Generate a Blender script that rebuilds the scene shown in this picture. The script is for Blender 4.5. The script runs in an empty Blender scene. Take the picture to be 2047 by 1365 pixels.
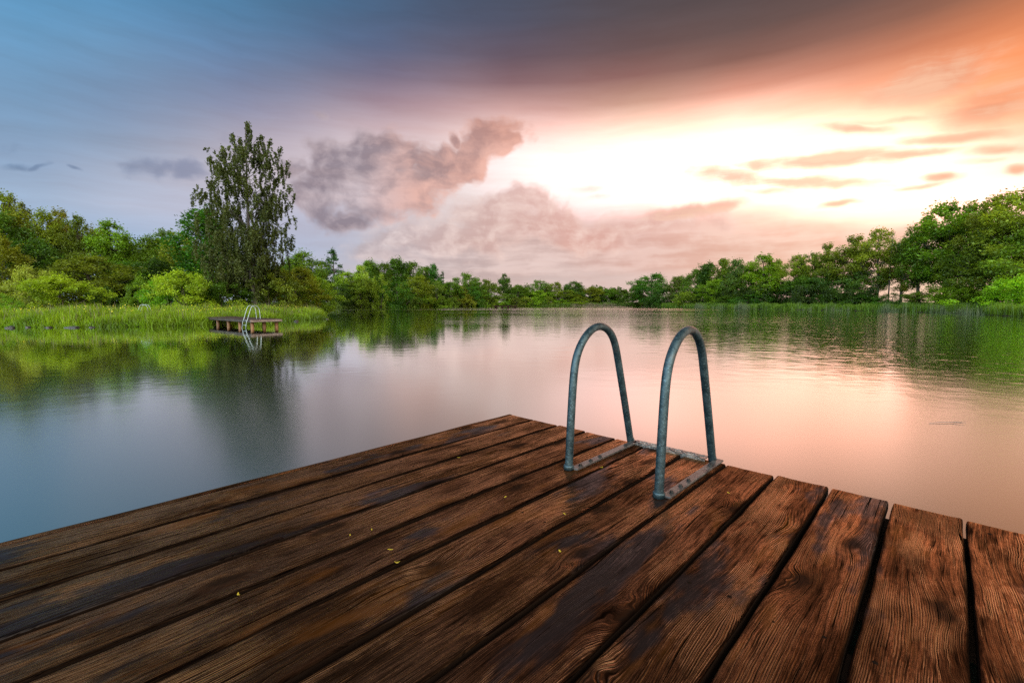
import bpy, math, random
import numpy as np
from mathutils import Vector, Matrix

R = math.radians
sc = bpy.context.scene
COL = sc.collection
rng = np.random.default_rng(7)
random.seed(7)

# ------------------------------------------------------------------ camera model
F, CX, CY, HOR = 915.0, 1023.5, 682.5, 604.0
PITCH = math.atan((CY - HOR) / F)
EYE = 0.85                      # eye height above the deck (z = 0)
WATER = -0.50
AZ = R(43.52)                   # direction the jetty boards run


def ray(px, py):
    x, y = (px - CX) / F, -(py - CY) / F
    return np.array([x, math.cos(PITCH) + y * math.sin(PITCH), -math.sin(PITCH) + y * math.cos(PITCH)])


def at(px, py, Y):
    d = ray(px, py)
    t = Y / d[1]
    return np.array([d[0] * t, Y, EYE + d[2] * t])


def on_plane(px, py, z):
    d = ray(px, py)
    t = (z - EYE) / d[2]
    return d * t + np.array([0, 0, EYE])


def deck(u, v, z=0.0):
    return np.array([u * math.sin(AZ) + v * math.cos(AZ), u * math.cos(AZ) - v * math.sin(AZ), z])


# ------------------------------------------------------------------ scene helpers
def link(o, parent=None):
    COL.objects.link(o)
    if parent is not None:
        o.parent = parent
    return o


def mesh_obj(name, verts, faces, mat, parent=None, smooth=False, uvs=None, uv2=None):
    me = bpy.data.meshes.new(name)
    verts = np.asarray(verts, dtype=np.float32)
    if isinstance(faces, np.ndarray):
        n, k = faces.shape
        me.vertices.add(len(verts))
        me.vertices.foreach_set('co', verts.ravel())
        me.loops.add(n * k)
        me.loops.foreach_set('vertex_index', faces.astype(np.int32).ravel())
        me.polygons.add(n)
        me.polygons.foreach_set('loop_start', np.arange(0, n * k, k, dtype=np.int32))
        me.update(calc_edges=True)
        me.validate()
    else:
        me.from_pydata(verts.tolist(), [], [list(map(int, f)) for f in faces])
        me.update()
    if uvs is not None:
        lay = me.uv_layers.new(name='UVMap')
        idx = np.empty(len(me.loops), dtype=np.int32)
        me.loops.foreach_get('vertex_index', idx)
        lay.data.foreach_set('uv', np.asarray(uvs, dtype=np.float32)[idx].ravel())
    if uv2 is not None:
        me.uv_layers.new(name='Edge').data.foreach_set('uv', np.asarray(uv2, dtype=np.float32)[idx].ravel())
    if smooth:
        me.polygons.foreach_set('use_smooth', np.ones(len(me.polygons), dtype=bool))
    if mat is not None:
        me.materials.append(mat)
    return link(bpy.data.objects.new(name, me), parent)


def tag(o, label=None, cat=None, group=None, kind=None):
    if label: o['label'] = label
    if cat: o['category'] = cat
    if group: o['group'] = group
    if kind: o['kind'] = kind
    return o


def empty(name, loc=(0, 0, 0), rz=0.0):
    o = bpy.data.objects.new(name, None)
    o.empty_display_size = 0.2
    o.location = loc
    o.rotation_euler = (0, 0, rz)
    return link(o)


class MB:
    """collects shapes into one mesh"""
    def __init__(s): s.v, s.f, s.n = [], [], 0

    def add(s, v, f):
        v = np.asarray(v, float)
        s.v.append(v)
        s.f += [tuple(int(i) + s.n for i in q) for q in f]
        s.n += len(v)

    def box(s, c, sx, sy, sz, ax=0.0, bev=0.0):
        h = np.array([[x, y, z] for x in (-1, 1) for y in (-1, 1) for z in (-1, 1)], float) * [sx / 2, sy / 2, sz / 2]
        ca, sa = math.cos(ax), math.sin(ax)
        r = np.stack([h[:, 0] * ca - h[:, 1] * sa, h[:, 0] * sa + h[:, 1] * ca, h[:, 2]], 1) + np.asarray(c, float)
        s.add(r, [(0, 1, 3, 2), (4, 6, 7, 5), (0, 4, 5, 1), (2, 3, 7, 6), (0, 2, 6, 4), (1, 5, 7, 3)])

    def tube(s, pts, rad, sides=8, cap=True):
        pts = np.asarray(pts, float)
        n = len(pts)
        rad = np.full(n, rad) if np.isscalar(rad) else np.asarray(rad)
        t = np.gradient(pts, axis=0)
        t /= np.linalg.norm(t, axis=1, keepdims=True) + 1e-9
        ref = np.array([1.0, 0.13, 0.07]) if abs(t[0, 2]) > .8 else np.array([0, 0, 1.0])
        V = []
        a0 = None
        for i in range(n):
            a = ref - t[i] * ref.dot(t[i]) if a0 is None else a0 - t[i] * a0.dot(t[i])
            a /= np.linalg.norm(a) + 1e-9
            a0 = a
            b = np.cross(t[i], a)
            ang = np.arange(sides) * 2 * math.pi / sides
            V.append(pts[i] + rad[i] * (np.cos(ang)[:, None] * a + np.sin(ang)[:, None] * b))
        V = np.concatenate(V)
        f = []
        for i in range(n - 1):
            for k in range(sides):
                k2 = (k + 1) % sides
                f.append((i * sides + k, i * sides + k2, (i + 1) * sides + k2, (i + 1) * sides + k))
        if cap:
            f.append(tuple(range(sides))[::-1])
            f.append(tuple((n - 1) * sides + k for k in range(sides)))
        s.add(V, f)

    def build(s, name, mat, parent=None, smooth=False):
        return mesh_obj(name, np.concatenate(s.v), s.f, mat, parent, smooth)


# ------------------------------------------------------------------ node helpers
class NT:
    def __init__(s, tree):
        s.t = tree
        tree.nodes.clear()

    def n(s, typ, ins=None, **props):
        nd = s.t.nodes.new(typ)
        for k, v in props.items():
            setattr(nd, k, v)
        for k, v in (ins or {}).items():
            s.set(nd.inputs[k], v)
        return nd

    def set(s, sock, v):
        if isinstance(v, bpy.types.NodeSocket):
            s.t.links.new(v, sock)
        elif isinstance(v, bpy.types.Node):
            s.t.links.new(v.outputs[0], sock)
        else:
            if hasattr(sock.default_value, '__len__') and not hasattr(v, '__len__'):
                v = [v] * len(sock.default_value)
            if sock.type == 'RGBA' and len(v) == 3:
                v = tuple(v) + (1,)
            sock.default_value = v

    def m(s, op, a, b=None, c=None, clamp=False):
        nd = s.n('ShaderNodeMath', operation=op, use_clamp=clamp)
        s.set(nd.inputs[0], a)
        if b is not None: s.set(nd.inputs[1], b)
        if c is not None: s.set(nd.inputs[2], c)
        return nd.outputs[0]

    def vm(s, op, a, b=None):
        nd = s.n('ShaderNodeVectorMath', operation=op)
        s.set(nd.inputs[0], a)
        if b is not None: s.set(nd.inputs[1], b)
        return nd.outputs['Value'] if op in ('LENGTH', 'DOT_PRODUCT', 'DISTANCE') else nd.outputs[0]

    def mr(s, v, a, b, c=0.0, d=1.0, smooth=True):
        nd = s.n('ShaderNodeMapRange', interpolation_type='SMOOTHSTEP' if smooth else 'LINEAR')
        for i, x in enumerate((v, a, b, c, d)):
            s.set(nd.inputs[i], x)
        return nd.outputs[0]

    def mix(s, f, a, b, blend='MIX'):
        nd = s.n('ShaderNodeMix', data_type='RGBA', blend_type=blend)
        s.set(nd.inputs[0], f); s.set(nd.inputs[6], a); s.set(nd.inputs[7], b)
        return nd.outputs[2]

    def noise(s, vec, scale=1.0, detail=2.0, rough=.5, dist=0.0, dim='3D'):
        nd = s.n('ShaderNodeTexNoise', noise_dimensions=dim)
        s.set(nd.inputs['Vector'], vec)
        nd.inputs['Scale'].default_value = scale
        nd.inputs['Detail'].default_value = detail
        nd.inputs['Roughness'].default_value = rough
        nd.inputs['Distortion'].default_value = dist
        return nd

    def mapping(s, vec, loc=(0, 0, 0), rot=(0, 0, 0), scale=(1, 1, 1), typ='POINT'):
        nd = s.n('ShaderNodeMapping', vector_type=typ)
        s.set(nd.inputs[0], vec)
        nd.inputs['Location'].default_value = loc
        nd.inputs['Rotation'].default_value = rot
        nd.inputs['Scale'].default_value = scale
        return nd.outputs[0]

    def ramp(s, fac, stops, interp='LINEAR'):
        nd = s.n('ShaderNodeValToRGB')
        cr = nd.color_ramp
        cr.interpolation = interp
        while len(cr.elements) > 1:
            cr.elements.remove(cr.elements[-1])
        cr.elements[0].position = stops[0][0]
        cr.elements[0].color = tuple(stops[0][1]) + (1,)
        for p, c in stops[1:]:
            e = cr.elements.new(p)
            e.color = tuple(c) + (1,)
        s.set(nd.inputs[0], fac)
        return nd.outputs[0]


def material(name):
    m = bpy.data.materials.new(name)
    m.use_nodes = True
    return m, NT(m.node_tree)


def lin(c):
    c = np.asarray(c, float) / 255
    return np.where(c <= .04045, c / 12.92, ((c + .055) / 1.055) ** 2.4)


# ------------------------------------------------------------------ world: evening sky with clouds
def azel(px, py):
    d = ray(px, py)
    d /= np.linalg.norm(d)
    return math.degrees(math.atan2(d[0], d[1])), math.degrees(math.asin(d[2]))


SUN_AZ, SUN_EL = 33.0, 15.0

sky_px = []
rows = {
    5:   [(0, 99, 154, 195), (250, 94, 145, 186), (500, 80, 124, 160), (750, 75, 100, 130), (1024, 76, 84, 104), (1250, 84, 76, 82), (1500, 90, 74, 74), (1750, 112, 80, 72), (1920, 150, 98, 76), (2047, 195, 118, 80)],
    100: [(0, 112, 158, 196), (250, 112, 150, 186), (500, 102, 130, 166), (750, 95, 105, 135), (1024, 98, 85, 98), (1250, 106, 82, 82), (1500, 122, 86, 78), (1750, 185, 116, 90), (1900, 225, 140, 96), (2047, 246, 156, 100)],
    170: [(0, 118, 156, 191), (250, 121, 148, 181), (500, 122, 131, 160), (750, 132, 117, 136), (1024, 142, 108, 112), (1250, 162, 112, 104), (1500, 215, 145, 122), (1750, 243, 170, 132), (2047, 250, 165, 112)],
    230: [(0, 126, 158, 190), (250, 132, 151, 180), (500, 152, 152, 176), (700, 182, 162, 172), (900, 208, 172, 172), (1024, 230, 186, 178), (1250, 240, 200, 172)],
    300: [(0, 136, 160, 190), (250, 152, 166, 190), (500, 190, 180, 190), (700, 216, 200, 205), (860, 232, 212, 212)],
    400: [(0, 160, 182, 208), (250, 186, 192, 212), (500, 196, 192, 208), (700, 205, 195, 205), (860, 226, 210, 210)],
    480: [(0, 158, 182, 212), (250, 162, 186, 216), (650, 176, 182, 204), (800, 205, 195, 200), (950, 215, 194, 190)],
    550: [(0, 165, 188, 214), (300, 170, 190, 214), (650, 192, 192, 206), (800, 204, 190, 190), (1000, 206, 187, 183), (1250, 216, 191, 186), (1500, 222, 184, 174), (1700, 232, 190, 178), (2047, 240, 200, 180)],
    600: [(100, 175, 195, 215), (650, 200, 196, 205), (1000, 210, 192, 188), (1250, 220, 196, 190), (1500, 224, 190, 178), (1900, 240, 205, 180)],
}
for y, lst in rows.items():
    for (x, r, g, b) in lst:
        # the orange side is over-exposed in red only
        sky_px.append((azel(x, y), lin((r, g, b)) * [1.0 + .12 * max(0.0, min(1.0, (r - 205) / 40)) * (1 if x > 1300 and y < 240 else 0), 1, 1]))
# the over-exposed clearing round the hidden sun: radiances above one
HOT = [(1024, 300, 1.15, .95, .90), (1100, 340, 1.6, 1.40, 1.30), (1250, 290, 1.7, 1.45, 1.22), (1250, 350, 2.3, 2.0, 1.75), (1500, 235, 1.5, 1.12, .80), (1500, 300, 2.8, 2.35, 1.85),
       (1400, 380, 2.6, 2.2, 1.85), (1600, 390, 3.1, 2.6, 2.1), (1750, 240, 1.6, 1.15, .74), (1750, 320, 3.0, 2.45, 1.85), (1750, 400, 3.0, 2.5, 1.95), (1900, 330, 2.4, 1.95, 1.45), (1900, 250, 1.5, 1.05, .68),
       (2047, 250, 1.15, .62, .36), (2047, 320, 1.5, 1.12, .80), (2047, 400, 1.8, 1.45, 1.1), (1250, 410, 1.5, 1.2, 1.08), (1500, 440, 1.3, .85, .68), (1750, 450, 1.25, .80, .62), (1100, 400, 1.15, .95, .90),
       (1250, 480, .72, .47, .42), (1500, 495, .76, .48, .40), (1750, 500, .84, .52, .42), (1950, 480, 1.1, .75, .55)]
for x, y, r, g, b in HOT:
    c_ = np.array([r, g, b])
    sky_px.append((azel(x, y), np.where(c_ > 1, np.array([.95, .96, 1.0]) + (c_ - 1) * np.array([1.5, .55, .30]), c_ * .97)))
# unseen sky outside the frame, brightened behind the camera as added fill light
for a, e, c in [(-75, 5, (.6, .75, .95)), (-75, 20, (.5, .65, .9)), (-110, 8, (1.4, 1.9, 2.3)), (-110, 28, (1.7, 2.5, 3.1)), (-150, 8, (2.6, 2.9, 2.9)), (-150, 28, (3.8, 4.3, 4.4)), (-180, 8, (3.0, 3.0, 2.6)), (-180, 28, (5.0, 4.9, 4.2)),
                (180, 8, (3.0, 3.0, 2.6)), (180, 28, (5.0, 4.9, 4.2)), (150, 8, (3.0, 2.9, 2.4)), (150, 28, (4.8, 4.5, 3.7)), (110, 8, (1.4, 1.2, 1.0)), (110, 28, (1.6, 1.4, 1.1)), (75, 5, (1.2, .85, .6)), (75, 20, (1.1, .65, .40)),
                (-60, 40, (.12, .25, .42)), (0, 40, (.045, .055, .075)), (40, 38, (.10, .06, .05)), (75, 40, (.4, .25, .17)), (-110, 48, (.8, 1.1, 1.4)), (110, 48, (.8, .72, .62)), (180, 52, (4.2, 4.2, 3.8)), (-180, 52, (4.2, 4.2, 3.8)),
                (0, 55, (.05, .06, .08)), (-90, 65, (.16, .2, .27)), (90, 65, (.18, .16, .15)), (0, 75, (.06, .07, .09)), (180, 74, (.7, .75, .75)), (-180, 74, (.7, .75, .75)), (0, 90, (.09, .10, .12)), (120, 90, (.09, .10, .12)), (-120, 90, (.09, .10, .12))]:
    sky_px.append(((a, e), np.array(c) * (1.7 if c[1] > 1.25 else 1.0)))
P = np.array([p for p, _ in sky_px]) * [1.0, 1.6]
C = np.log(np.maximum(np.array([c for _, c in sky_px]), 1e-3))


def tps(d): return np.where(d > 1e-6, d * d * np.log(d + 1e-9), 0.0)


n_ = len(P)
K = tps(np.linalg.norm(P[:, None] - P[None], axis=2)) + np.eye(n_) * .25
A = np.zeros((n_ + 3, n_ + 3))
A[:n_, :n_] = K
A[:n_, n_] = 1; A[:n_, n_ + 1:] = P
A[n_, :n_] = 1; A[n_ + 1:, :n_] = P.T
W = np.linalg.solve(A, np.concatenate([C, np.zeros((3, 3))]))


def sky_rgb(a, e):
    q = np.array([a, e * 1.6])
    k = tps(np.linalg.norm(P - q, axis=1))
    v = k @ W[:n_] + W[n_] + q @ W[n_ + 1:]
    return np.clip(np.exp(v), .01, 7.0)


world = bpy.data.worlds.new('World')
sc.world = world
world.use_nodes = True
world.cycles.sampling_method = 'MANUAL'
world.cycles.sample_map_resolution = 512
nt = NT(world.node_tree)
tc = nt.n('ShaderNodeTexCoord')
dirn = nt.vm('NORMALIZE', tc.outputs['Generated'])
sep = nt.n('ShaderNodeSeparateXYZ', {0: dirn})
az = nt.m('MULTIPLY', nt.m('ARCTAN2', sep.outputs[0], sep.outputs[1]), 180 / math.pi)
el = nt.m('MULTIPLY', nt.m('ARCSINE', nt.m('MAXIMUM', sep.outputs[2], 0.0)), 180 / math.pi)
azf = nt.m('MULTIPLY_ADD', az, 1 / 360.0, .5)
el_rows = [0, 3, 6, 9, 12, 14.5, 17, 19.5, 22, 24.5, 27, 30, 34, 42, 58, 80]
az_stops = [-180, -140, -105, -75, -58] + list(range(-50, 51, 5)) + [60, 75, 105, 140, 180]
col = None
for i, e in enumerate(el_rows):
    rr = nt.ramp(azf, [((a + 180) / 360, sky_rgb(a, e) / 8.0) for a in az_stops], 'LINEAR')
    col = rr if i == 0 else nt.mix(nt.mr(el, el_rows[i - 1], e, smooth=False), col, rr)
col = nt.mix(1.0, col, (8, 8, 8), 'MULTIPLY')

pos = nt.n('ShaderNodeCombineXYZ', {0: az, 1: el, 2: 0.0}).outputs[0]
w1 = nt.noise(pos, .085, 2, .5, dim='2D')
w2 = nt.noise(pos, .42, 2, .55, dim='2D')


def col2vec(c):
    a = nt.n('ShaderNodeSeparateColor', {0: c})
    return nt.n('ShaderNodeCombineXYZ', {0: nt.m('SUBTRACT', a.outputs[0], .5), 1: nt.m('SUBTRACT', a.outputs[1], .5), 2: 0.0}).outputs[0]


warp = nt.vm('ADD', nt.vm('MULTIPLY', col2vec(w1.outputs['Color']), (7, 4, 0)), nt.vm('MULTIPLY', col2vec(w2.outputs['Color']), (1.7, 1.3, 0)))
posw = nt.vm('ADD', pos, warp)
# thin, wind-drawn layers get a gentler, sideways warp
possw = nt.vm('ADD', pos, nt.vm('MULTIPLY', warp, (.75, .28, 0)))


def blobs(vec, lst):
    out = None
    for (px, py, rx, ry, rot, st) in lst:
        a, e = azel(px, py)
        a2, _ = azel(px + 10, py)
        _, e2 = azel(px, py - 10)
        sx, sy = rx * (a2 - a) / 10, ry * (e2 - e) / 10
        g = nt.n('ShaderNodeTexGradient', {'Vector': vec}, gradient_type='SPHERICAL')
        tm = g.texture_mapping
        tm.vector_type = 'TEXTURE'
        tm.translation = (a, e, 0)
        X = px - CX
        tilt = math.degrees(math.atan((HOR - py) * X / (F * F + X * X)))     # level layers climb away from the centre of a wide view
        tm.rotation = (0, 0, R(rot - tilt))
        tm.scale = (sx * 1.5, sy * 1.5, 1)
        f = nt.mr(g.outputs[1], 0, 1, 0, st)
        out = f if out is None else nt.m('MAXIMUM', out, f)
    return out


fs = nt.noise(nt.mapping(possw, rot=(0, 0, R(6)), scale=(.42, 1.5, 1)), .21, 3, .5, dim='2D').outputs[0]


def dens(b, nz, k, lo, hi): return nt.mr(nt.m('ADD', b, nt.m('MULTIPLY', nt.m('SUBTRACT', nz, .5), nt.m('MULTIPLY', nt.m('MULTIPLY', b, 4.0, clamp=True), k))), lo, hi)


# billows: fractal noise read twice, here and a little nearer the sun, gives the lit and the shaded side of each puff
pv0 = nt.vm('ADD', pos, nt.vm('MULTIPLY', warp, (.55, .55, 0)))


def puff(v): return nt.noise(nt.mapping(v, scale=(.85, 1.25, 1)), .36, 5, .55, dim='2D').outputs[0]


pf0 = puff(pv0)
relief = nt.m('MULTIPLY', nt.m('SUBTRACT', pf0, puff(nt.vm('ADD', pv0, (.9, -.45, 0)))), 1.9)
azc = nt.mr(az, -18, 38, smooth=False)

# low stratus band over the far shore, flat layers drawn sideways
band = blobs(possw, [(1020, 520, 330, 80, 3, .80), (1250, 490, 330, 75, 3, 1), (1500, 505, 330, 65, 4, 1), (1800, 490, 300, 50, 6, .9), (850, 510, 170, 50, 0, .7)])
fin2 = nt.noise(nt.mapping(possw, rot=(0, 0, R(4)), loc=(7, 1, 0), scale=(.30, 2.1, 1)), .34, 4, .55, dim='2D').outputs[0]
bn = nt.m('ADD', nt.m('MULTIPLY', fs, .55), nt.m('MULTIPLY', fin2, .45))
bandd = dens(band, bn, .9, .15, .75)
band_dark = nt.ramp(azc, [(0, lin((176, 166, 174))), (.3, lin((196, 170, 166))), (.6, lin((214, 168, 156))), (1, lin((236, 180, 156)))])
band_lite = nt.ramp(azc, [(0, lin((214, 202, 206))), (.3, lin((230, 204, 198))), (.6, lin((234, 198, 188))), (1, lin((246, 208, 186)))])
col = nt.mix(nt.m('MULTIPLY', bandd, .85), col, nt.mix(nt.mr(nt.m('ADD', nt.m('MULTIPLY', fin2, .7), nt.m('MULTIPLY', pf0, .3)), .36, .62), band_dark, band_lite))

# pale pink billows under and beside the cumulus
low = blobs(posw, [(1010, 445, 140, 62, 0, .9), (1095, 440, 110, 60, 0, .9), (930, 480, 150, 48, 0, .85), (820, 485, 120, 42, 0, .85), (760, 500, 90, 30, 0, .7), (1180, 470, 150, 46, 0, .85), (1040, 400, 60, 34, 0, .8), (1330, 450, 170, 36, 3, .7)])
lowd = dens(low, pf0, .85, .22, .72)
lowc = nt.m('ADD', nt.m('MULTIPLY_ADD', relief, 1.3, .50), nt.m('MULTIPLY', nt.m('SUBTRACT', .5, lowd), .45), clamp=True)
low_dark = nt.ramp(azc, [(0, lin((186, 172, 176))), (.22, lin((205, 172, 166))), (.45, lin((220, 170, 158)))])
low_lite = nt.ramp(azc, [(0, lin((226, 210, 210))), (.22, lin((238, 212, 204))), (.45, lin((244, 210, 198)))])
col = nt.mix(nt.m('MULTIPLY', lowd, .85), col, nt.mix(lowc, low_dark, low_lite))

# grey-pink cumulus left of the centre
cum = blobs(posw, [(695, 355, 95, 75, 0, .9), (775, 325, 95, 75, 0, 1), (650, 400, 95, 60, 0, .8), (700, 445, 70, 32, 0, .9), (870, 345, 95, 55, 14, 1), (940, 320, 80, 48, 25, 1), (975, 285, 62, 48, 20, 1), (1000, 282, 40, 26, 0, .9), (908, 280, 22, 24, 0, .8),
                   (815, 390, 90, 60, 0, .95), (760, 400, 80, 60, 0, .9), (650, 310, 32, 26, 0, .7), (642, 240, 20, 14, 0, .5), (590, 345, 60, 40, 0, .6), (580, 335, 30, 20, 0, .6)])
cumd = dens(cum, pf0, .95, .14, .64)
lit = blobs(posw, [(790, 405, 120, 62, 0, 1), (985, 325, 70, 40, 15, 1), (880, 395, 90, 36, 14, .9), (900, 350, 40, 30, 0, .4)])
shd = blobs(posw, [(700, 440, 75, 34, 0, 1), (650, 350, 60, 46, 0, .55), (845, 350, 60, 34, 14, .65), (945, 295, 60, 34, 20, .5), (730, 330, 60, 50, 0, .4)])
cdet = nt.m('ADD', nt.m('MULTIPLY_ADD', relief, .85, .34), nt.m('SUBTRACT', nt.m('MULTIPLY', lit, .62), nt.m('MULTIPLY', shd, .42)))
cdet = nt.m('ADD', cdet, nt.m('MULTIPLY', nt.m('SUBTRACT', .8, cumd), .30), clamp=True)
cum_dark = nt.ramp(azc, [(0, lin((142, 128, 138))), (.12, lin((160, 132, 133))), (.33, lin((190, 138, 126)))])
cum_lite = nt.ramp(azc, [(0, lin((208, 190, 194))), (.12, lin((232, 182, 168))), (.33, lin((240, 180, 160)))])
col = nt.mix(nt.m('MULTIPLY', cumd, .92), col, nt.mix(cdet, cum_dark, cum_lite))

# small blue-grey clouds on the cool side
blu = blobs(posw, [(300, 335, 60, 34, 0, .9), (360, 345, 55, 26, 0, .8), (445, 300, 40, 34, 0, .5), (50, 322, 90, 15, -5, .75), (110, 332, 40, 9, -5, .9), (180, 343, 22, 6, -5, .8), (40, 288, 160, 22, 0, .35), (560, 330, 60, 40, 0, .45)])
blud = dens(blu, pf0, .9, .25, .85)
col = nt.mix(nt.m('MULTIPLY', blud, .8), col, nt.ramp(nt.mr(az, -50, -28, smooth=False), [(0, lin((100, 128, 160))), (1, lin((148, 148, 172)))]))

# salmon streaks and sheets towards the sun
stk = blobs(possw, [(1650, 325, 190, 26, 4, 1), (1560, 332, 110, 18, 0, .9), (1790, 312, 120, 13, 6, .9), (1480, 358, 150, 26, -2, .95), (1600, 366, 170, 20, -4, .9), (1540, 385, 80, 14, 0, .7), (1870, 354, 62, 12, 4, 1), (1820, 374, 90, 8, 10, .7), (1720, 256, 80, 14, -3, .9), (1790, 240, 120, 10, 5, .6),
                    (1900, 274, 150, 14, 5, .85), (1990, 298, 110, 14, 3, .75), (1930, 322, 90, 9, 3, .5), (1455, 412, 70, 15, 10, 1), (1375, 424, 100, 16, 6, .9), (1675, 411, 50, 8, 10, .95), (1175, 376, 45, 10, 0, .6), (1200, 392, 30, 8, 0, .5), (1900, 150, 150, 60, 16, 1), (1830, 175, 130, 34, 12, .8), (1990, 205, 150, 50, 14, .95), (2040, 335, 40, 12, 0, .95), (1960, 100, 130, 34, 14, .5)])
ws = nt.noise(nt.mapping(possw, rot=(0, 0, R(5)), loc=(5, 2, 0), scale=(.20, 1.9, 1)), .42, 4, .6, dim='2D').outputs[0]
stkd = dens(stk, nt.m('ADD', nt.m('MULTIPLY', ws, .6), nt.m('MULTIPLY', pf0, .4)), 1.7, .06, 1.0)
stkd = nt.m('MULTIPLY', stkd, nt.mr(stk, .03, .30))
stk_col = nt.ramp(nt.mr(az, 15, 48, smooth=False), [(0, lin((230, 182, 170))), (.5, lin((230, 174, 150))), (1, lin((232, 146, 104)))])
stk_col = nt.mix(nt.mr(nt.m('ADD', nt.m('MULTIPLY', ws, .5), nt.m('MULTIPLY', pf0, .5)), .38, .62, 0, .55), stk_col, lin((250, 206, 172)))
col = nt.mix(nt.m('MULTIPLY', stkd, .9), col, stk_col)
# faint mottling everywhere so that no stretch of sky is perfectly smooth
col = nt.mix(1.0, col, nt.n('ShaderNodeCombineColor', {0: nt.mr(ws, .25, .75, .96, 1.03, False), 1: nt.mr(ws, .25, .75, .93, 1.05, False), 2: nt.mr(ws, .25, .75, .92, 1.06, False)}), 'MULTIPLY')

sky_tex = nt.n('ShaderNodeTexSky', sky_type='NISHITA')
sky_tex.sun_disc = False
sky_tex.sun_elevation = R(SUN_EL)
sky_tex.sun_rotation = R(SUN_AZ)
bg1 = nt.n('ShaderNodeBackground', {0: col, 1: 1.0})
bg2 = nt.n('ShaderNodeBackground', {0: sky_tex.outputs[0], 1: 0.002})
add = nt.n('ShaderNodeAddShader', {0: bg1.outputs[0], 1: bg2.outputs[0]})
wo = nt.n('ShaderNodeOutputWorld', {0: add.outputs[0]})

sun = bpy.data.lights.new('sun', 'SUN')
sun.energy = 0.2
sun.angle = R(150)
sun.color = (1.0, .60, .38)
so = link(bpy.data.objects.new('sun', sun))
sd = Vector((math.sin(R(SUN_AZ)) * math.cos(R(SUN_EL)), math.cos(R(SUN_AZ)) * math.cos(R(SUN_EL)), math.sin(R(SUN_EL))))
so.rotation_euler = sd.to_track_quat('Z', 'Y').to_euler()
so.location = (30, 40, 30)

# ------------------------------------------------------------------ materials
def principled(nt, **kw):
    p = nt.n('ShaderNodeBsdfPrincipled')
    for k, v in kw.items():
        nt.set(p.inputs[k.replace('_', ' ')], v)
    nt.n('ShaderNodeOutputMaterial', {0: p.outputs[0]})
    return p


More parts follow.
